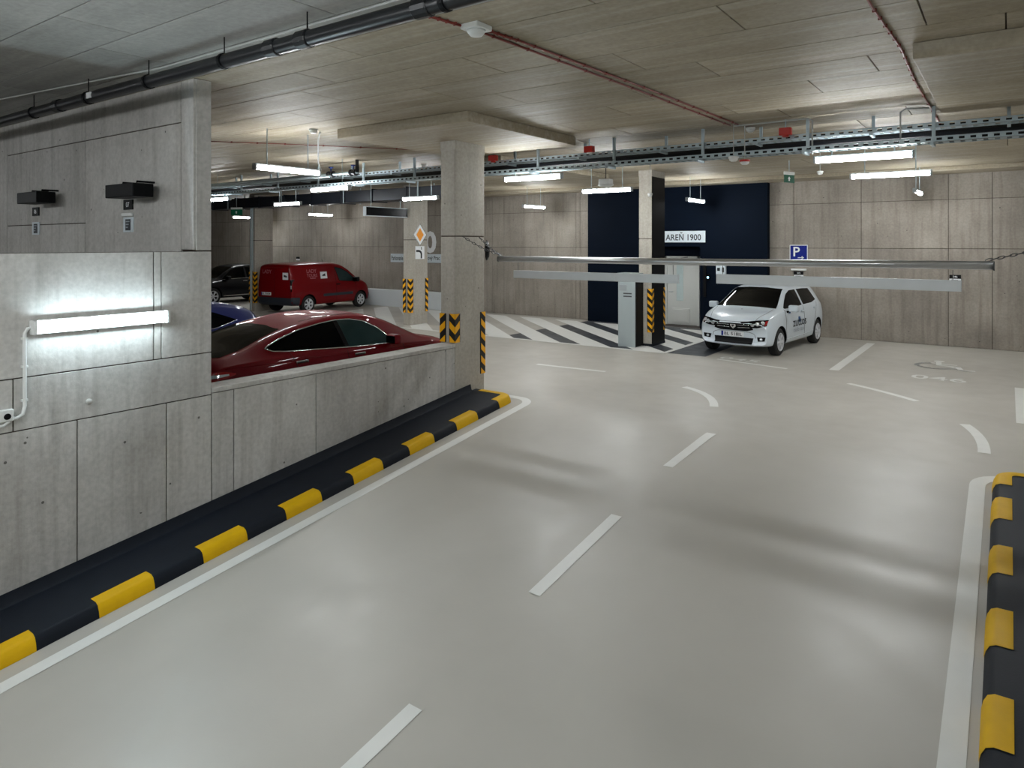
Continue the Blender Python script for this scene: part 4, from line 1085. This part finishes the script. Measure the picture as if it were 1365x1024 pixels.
for sg in (1, -1):
    c.patch('side_window', [(-.30, 1.035), (.2, 1.02), (.80, 1.01)], [(-.28, 1.40), (.1, 1.395), (.36, 1.32), (.84, 1.03)], 'glass_dark', 'x', sg, .004)
    c.patch('side_window', [(-1.40, 1.10), (-1.0, 1.05), (-.40, 1.04)], [(-1.26, 1.38), (-.8, 1.40), (-.38, 1.40)], 'glass_dark', 'x', sg, .004)
    c.mirror(.96, .70, 1.02, sg, 'paint_white', 1.05)
    c.handle(-.22, .90, sg, 'paint_white'); c.handle(-1.12, .92, sg, 'paint_white')
    c.line('door_seam', [(-.34, 1.03), (-.33, .6), (-.33, .30)], .004, 'black', 'x', sg); c.line('door_seam', [(.86, 1.0), (.90, .6), (.84, .30)], .004, 'black', 'x', sg)
    c.line('door_seam', [(-1.36, 1.05), (-1.12, .72), (-.98, .40)], .004, 'black', 'x', sg)
    c.line('sill_line', [(.84, .33), (0, .34), (-.95, .36)], .012, 'paint_white', 'x', sg)
    hl = c.patch('head_lamp', [(sg*.385, .635), (sg*.55, .645), (sg*.735, .695)], [(sg*.365, .785), (sg*.55, .812), (sg*.745, .825)], 'black_gloss', 'y', 1, .005, 10, 5)
    for (a, b_) in ((.46, .72), (.57, .735), (.66, .755)):
        h, nr = c.hit(sg*a, b_, 'y', 1)
        o = MB().lathe([(.048, 0), (.042, .012), (.02, .02), (0, .022)], axis='y', k=14).build('reflector', 'lamp_clear', hl, True); o.location = h+nr*.004
    o = c.patch('indicator', [(sg*.695, .70), (sg*.735, .715)], [(sg*.70, .79), (sg*.74, .80)], 'lamp_red', 'y', 1, .008, 3, 3, parent=hl)
    fg = c.patch('fog_recess', [(sg*.55, .345), (sg*.70, .36)], [(sg*.53, .44), (sg*.72, .45)], 'black', 'y', 1, .004, 6, 4)
    h, nr = c.hit(sg*.62, .395, 'y', 1)
    o = MB().lathe([(.035, 0), (.03, .012), (0, .02)], axis='y', k=14).build('fog_lamp', 'lamp_clear', fg, True); o.location = h+nr*.004
    c.patch('tail_lamp', [(-1.93, .95), (-1.78, .95)], [(-1.88, 1.25), (-1.80, 1.25)], 'lamp_red', 'x', sg, .004, 4, 4)
c.patch('windscreen', [(-.70, 1.03), (-.3, 1.05), (.3, 1.05), (.70, 1.03)], [(-.555, 1.43), (-.2, 1.455), (.2, 1.455), (.555, 1.43)], 'glass_dark', 'y', 1, .004, 18, 10)
c.patch('rear_window', [(-.58, 1.06), (.58, 1.06)], [(-.50, 1.36), (.50, 1.36)], 'glass_dark', 'y', -1, .004, 12, 8)
gr = c.patch('grille', [(-.45, .595), (-.30, .555), (.30, .555), (.45, .595)], [(-.39, .785), (-.2, .775), (.2, .775), (.39, .785)], 'black', 'y', 1, .006, 18, 6)
for z in (.635, .695):
    for sg in (1, -1): c.line('grille_bar', [(sg*.09, z), (sg*.38, z+.012)], .010, 'chrome', 'y', 1, .012, 8, parent=gr)
h, nr = c.hit(0, .665, 'y', 1)
em = MB(); pts = [(-.075, .05), (.075, .05), (.06, -.02), (0, -.07), (-.06, -.02)]
em.add([(x, .0, z) for x, z in pts]+[(x*.8, .018, z*.8) for x, z in pts], [(5, 6, 7, 8, 9)]+[(i, (i+1) % 5, 5+(i+1) % 5, 5+i) for i in range(5)])
em = em.build('emblem', 'chrome', gr); em.location = h+Vector((0, .012, 0))
o = MB().add([(-.035, .0195, .022), (.035, .0195, .022), (.02, .0195, -.012), (0, .0195, -.03), (-.02, .0195, -.012)], [(0, 1, 2, 3, 4)]).build('emblem_inlay', 'dark_grey', em)
c.patch('lower_intake', [(-.43, .27), (.43, .27)], [(-.45, .41), (.45, .41)], 'black', 'y', 1, .005, 14, 5)
c.line('bumper_seam', [(-.50, .41), (-.47, .50), (-.36, .535), (.36, .535), (.47, .50), (.50, .41)], .005, 'dark_grey', 'y', 1, 0, 40)
c.plate(.475, 1, 'BL 518IL', .52, .115, 0.03)
MB().tube([(.0, .12, 1.50), (.0, -.02, 1.56), (.0, -.10, 1.59)], .006, 6).build('antenna', 'black', c.t)
c.line('bonnet_seam', [(.66, 1.16), (.62, 1.5), (.50, 1.9)], .004, 'dark_grey', 'z', 1); c.line('bonnet_seam', [(-.66, 1.16), (-.62, 1.5), (-.50, 1.9)], .004, 'dark_grey', 'z', 1)
c.patch('washer_nozzle', [(-.02, 1.30), (.02, 1.30)], [(-.02, 1.33), (.02, 1.33)], 'black', 'z', 1, .006, 2, 2)
# lettering along the left side of the car (the side toward the wheelchair bay)
def car_text(c, body, mat, y, z, w, h, sg, tilt=0.):
    me = text_mesh(body, w, h)
    for me in split_words(me, body):
        for v in me.vertices:
            u, vv = v.co.x, v.co.y
            hh, nr = c.hit(y+sg*u, z+vv+tilt*u, 'x', sg); v.co = hh+nr*.005
        me.materials.clear(); me.materials.append(M[mat]); obj('lettering', me, c.t)
car_text(c, 'zuttos', 'ink', .02, .66, .92, .17, -1); car_text(c, 'rádio taxi', 'text_grey', .08, .50, .72, .10, -1)
c.patch('logo_patch', [(-.08, .66), (.12, .66)], [(-.02, .79), (.10, .79)], 'text_blue', 'x', -1, .004, 3, 2)
c.patch('logo_patch', [(.55, .90), (.66, .90)], [(.55, .96), (.66, .96)], 'text_blue', 'x', -1, .004, 3, 2)

# ---- red van nose-in at the back wall
st = [(-2.19, .42, .84, 1.02, .83, 1.66, .72), (-2.15, .34, .885, 1.05, .865, 1.745, .735), (-1.95, .28, .90, 1.05, .88, 1.79, .745), (-1.0, .25, .905, 1.05, .885, 1.81, .75), (-.2, .25, .905, 1.05, .885, 1.805, .745),
      (.35, .25, .905, 1.05, .88, 1.75, .72), (.8, .25, .905, 1.05, .88, 1.56, .70), (1.25, .25, .905, 1.04, .87, 1.24, .70), (1.45, .25, .905, 1.02, .86, 1.12, .72), (1.8, .25, .89, .95, .83, 1.02, .66), (2.05, .27, .84, .82, .77, .86, .58), (2.19, .33, .74, .62, .66, .66, .50)]
c = Car('red_panel_van', 'red panel van with white squares and lettering nose-in at the wall', (-21.60, 17.30, 0), math.radians(6.0), st, 'paint_van', .28, .05, [(1.38, .31), (-1.36, .31)], .31)
for sg in (1, -1):
    c.patch('side_window', [(.22, 1.11), (.7, 1.07), (1.18, 1.05)], [(.06, 1.60), (.40, 1.54), (.72, 1.40), (1.20, 1.075)], 'glass_teal', 'x', sg, .004)
    c.line('window_rubber', [(.20, 1.10), (.7, 1.06), (1.22, 1.04), (.73, 1.41), (.41, 1.555), (.04, 1.61)], .012, 'black', 'x', sg, 0, 60, close=True)
    c.mirror(1.0, .98, 1.12, sg, 'black', 1.25)
    c.patch('side_moulding', [(-.66, .55), (.90, .55)], [(-.66, .65), (.90, .65)], 'trim_plastic', 'x', sg, .014, 20, 3)
    c.patch('bumper_corner', [(-2.14, .30), (-1.80, .30)], [(-2.14, .60), (-1.80, .58)], 'trim_plastic', 'x', sg, .012, 8, 6)
    c.patch('front_bumper_corner', [(1.80, .30), (2.12, .36)], [(1.80, .50), (2.12, .60)], 'trim_plastic', 'x', sg, .012, 8, 6)
    c.handle(.12, .97, sg, 'black')
    c.line('door_seam', [(.02, 1.68), (.02, .8), (.04, .34)], .005, 'black', 'x', sg); c.line('door_seam', [(1.06, 1.03), (1.10, .7), (.98, .34)], .005, 'black', 'x', sg)
    tl = c.patch('tail_lamp', [(sg*.815, .80), (sg*.86, .80)], [(sg*.80, 1.22), (sg*.845, 1.22)], 'black_gloss', 'y', -1, .008, 3, 8)
    c.patch('lens', [(sg*.82, .90), (sg*.855, .90)], [(sg*.815, 1.02), (sg*.85, 1.02)], 'lamp_clear', 'y', -1, .013, 3, 3, parent=tl)
    c.patch('white_square', [(-.75, 1.21), (-.41, 1.21)], [(-.75, 1.46), (-.41, 1.46)], 'sign_white', 'x', sg, .004, 6, 6)
    car_text(c, 'LADY', 'text_pink', -1.16, 1.50, .48, .13, sg); car_text(c, 'TOURS', 'text_pink', -1.16, 1.34, .50, .12, sg); c.patch('print_bar', [(-1.27, 1.225), (-.99, 1.225)], [(-1.27, 1.255), (-.99, 1.255)], 'text_pink', 'x', sg, .004, 4, 2)
    sq = c.patch('square_print', [(-.66, 1.30), (-.50, 1.30)], [(-.66, 1.34), (-.50, 1.40)], 'ink', 'x', sg, .007, 4, 3)
c.patch('rear_bumper', [(-.84, .33), (.84, .33)], [(-.84, .58), (.84, .58)], 'trim_plastic', 'y', -1, .035, 16, 6)
c.patch('white_square', [(.42, 1.22), (.70, 1.22)], [(.42, 1.47), (.70, 1.47)], 'sign_white', 'y', -1, .006, 6, 6)
c.patch('square_print', [(.48, 1.32), (.64, 1.30)], [(.48, 1.40), (.64, 1.36)], 'ink', 'y', -1, .010, 4, 3)
c.line('door_seam', [(-.02, 1.70), (-.02, .62)], .005, 'black', 'y', -1); c.line('door_seam', [(.77, .62), (.78, 1.2), (.70, 1.70), (-.70, 1.70), (-.78, 1.2), (-.77, .62)], .005, 'black', 'y', -1, 0, 50)
c.plate(.70, -1, 'BL 730KM', .50, .11, -.42)
me = text('lettering', 'LADY', 'text_pink', c.t, (-.32, -2.205, 1.50), (1, 0, 0), (0, 0, 1), w=.46, h=.13)
c.patch('windscreen', [(-.70, 1.14), (.70, 1.14)], [(-.62, 1.66), (.62, 1.66)], 'glass_dark', 'y', 1, .004, 14, 10)
MB().tube([(0, .25, 1.75), (0, .15, 1.90)], .006, 6).build('antenna', 'black', c.t)

# ---- black car between the conduit column and the cross wall
st = [(-2.2, .42, .80, .86, .76, .98, .56), (-2.12, .32, .87, .98, .83, 1.25, .56), (-1.85, .26, .90, 1.02, .86, 1.48, .58), (-1.2, .24, .92, 1.02, .87, 1.60, .60), (-.3, .24, .92, 1.01, .875, 1.63, .61), (.2, .24, .92, 1.0, .87, 1.58, .62),
      (.65, .24, .92, .99, .87, 1.38, .65), (1.05, .24, .92, .98, .86, 1.14, .70), (1.25, .24, .915, .97, .85, 1.07, .70), (1.75, .25, .90, .92, .81, .99, .64), (2.08, .28, .84, .80, .75, .85, .56), (2.2, .34, .74, .64, .66, .68, .50)]
c = Car('black_car', 'glossy black car parked beyond the conduit column', (-27.35, 17.2, 0), PI, st, 'paint_black', .26, .1, [(1.34, .34), (-1.34, .34)], .34)
for sg in (1, -1):
    c.patch('side_window', [(-.16, 1.06), (.3, 1.05), (.85, 1.03)], [(-.16, 1.50), (.15, 1.48), (.45, 1.38), (.90, 1.05)], 'glass_dark', 'x', sg, .004)
    c.patch('side_window', [(-1.35, 1.12), (-.24, 1.065)], [(-1.15, 1.42), (-.24, 1.50)], 'glass_dark', 'x', sg, .004)
    c.line('chrome_trim', [(-1.35, 1.11), (-.2, 1.055), (.9, 1.02)], .007, 'chrome', 'x', sg)
    c.mirror(1.0, .72, 1.08, sg, 'paint_black', 1.1); c.handle(-.1, .93, sg, 'chrome'); c.handle(-1.05, .95, sg, 'chrome')
    c.line('sill_trim', [(.9, .34), (-.9, .36)], .02, 'chrome', 'x', sg)
    c.patch('head_lamp', [(1.78, .78), (2.08, .74)], [(1.72, .88), (2.05, .85)], 'lamp_clear', 'x', sg, .005, 6, 3)
c.patch('windscreen', [(-.70, 1.09), (.70, 1.09)], [(-.58, 1.52), (.58, 1.52)], 'glass_dark', 'y', 1, .004, 14, 8)
c.patch('rear_window', [(-.62, 1.12), (.62, 1.12)], [(-.52, 1.44), (.52, 1.44)], 'glass_dark', 'y', -1, .004, 12, 8)
c.patch('grille', [(-.45, .48), (.45, .48)], [(-.5, .74), (.5, .74)], 'black_gloss', 'y', 1, .006, 10, 4)

# ---- blue hatchback next to the red saloon
st = [(-2.05, .42, .74, .84, .70, .96, .52), (-1.99, .34, .82, .95, .77, 1.18, .52), (-1.75, .27, .85, 1.0, .81, 1.36, .54), (-1.2, .24, .87, 1.0, .83, 1.475, .56), (-.4, .22, .875, .98, .84, 1.50, .575), (.1, .22, .875, .97, .84, 1.48, .58),
      (.55, .22, .875, .96, .835, 1.33, .61), (1.0, .22, .875, .95, .825, 1.10, .67), (1.2, .22, .87, .94, .81, 1.02, .68), (1.65, .24, .86, .88, .78, .94, .62), (1.93, .26, .80, .78, .72, .83, .54), (2.05, .32, .70, .62, .62, .66, .48)]
c = Car('blue_hatchback_car', 'dark blue hatchback car with its tail beside the red saloon', (-11.75, 5.62, 0), PI, st, 'paint_blue', .26, .12, [(1.25, .31), (-1.30, .31)], .31)
for sg in (1, -1):
    c.patch('side_window', [(-.20, 1.04), (.3, 1.02), (.85, 1.0)], [(-.22, 1.39), (.1, 1.37), (.38, 1.28), (.88, 1.02)], 'glass_dark', 'x', sg, .004)
    c.patch('side_window', [(-1.42, 1.16), (-1.0, 1.07), (-.28, 1.045)], [(-1.40, 1.18), (-1.0, 1.33), (-.30, 1.39)], 'glass_dark', 'x', sg, .004)
    c.line('chrome_trim', [(-1.43, 1.165), (-1.0, 1.06), (-.2, 1.03), (.9, .99)], .006, 'chrome', 'x', sg)
    c.mirror(.97, .70, 1.02, sg, 'paint_blue'); c.handle(-.1, .90, sg, 'paint_blue'); c.handle(-1.0, .92, sg, 'paint_blue')
    c.patch('tail_lamp', [(-1.98, .90), (-1.72, .94)], [(-1.94, 1.06), (-1.72, 1.04)], 'lamp_red', 'x', sg, .005, 6, 4)
c.patch('windscreen', [(-.68, 1.05), (.68, 1.05)], [(-.55, 1.40), (.55, 1.40)], 'glass_dark', 'y', 1, .004, 14, 8)
c.patch('rear_window', [(-.60, 1.05), (.60, 1.05)], [(-.50, 1.36), (.50, 1.36)], 'glass_dark', 'y', -1, .004, 12, 8)
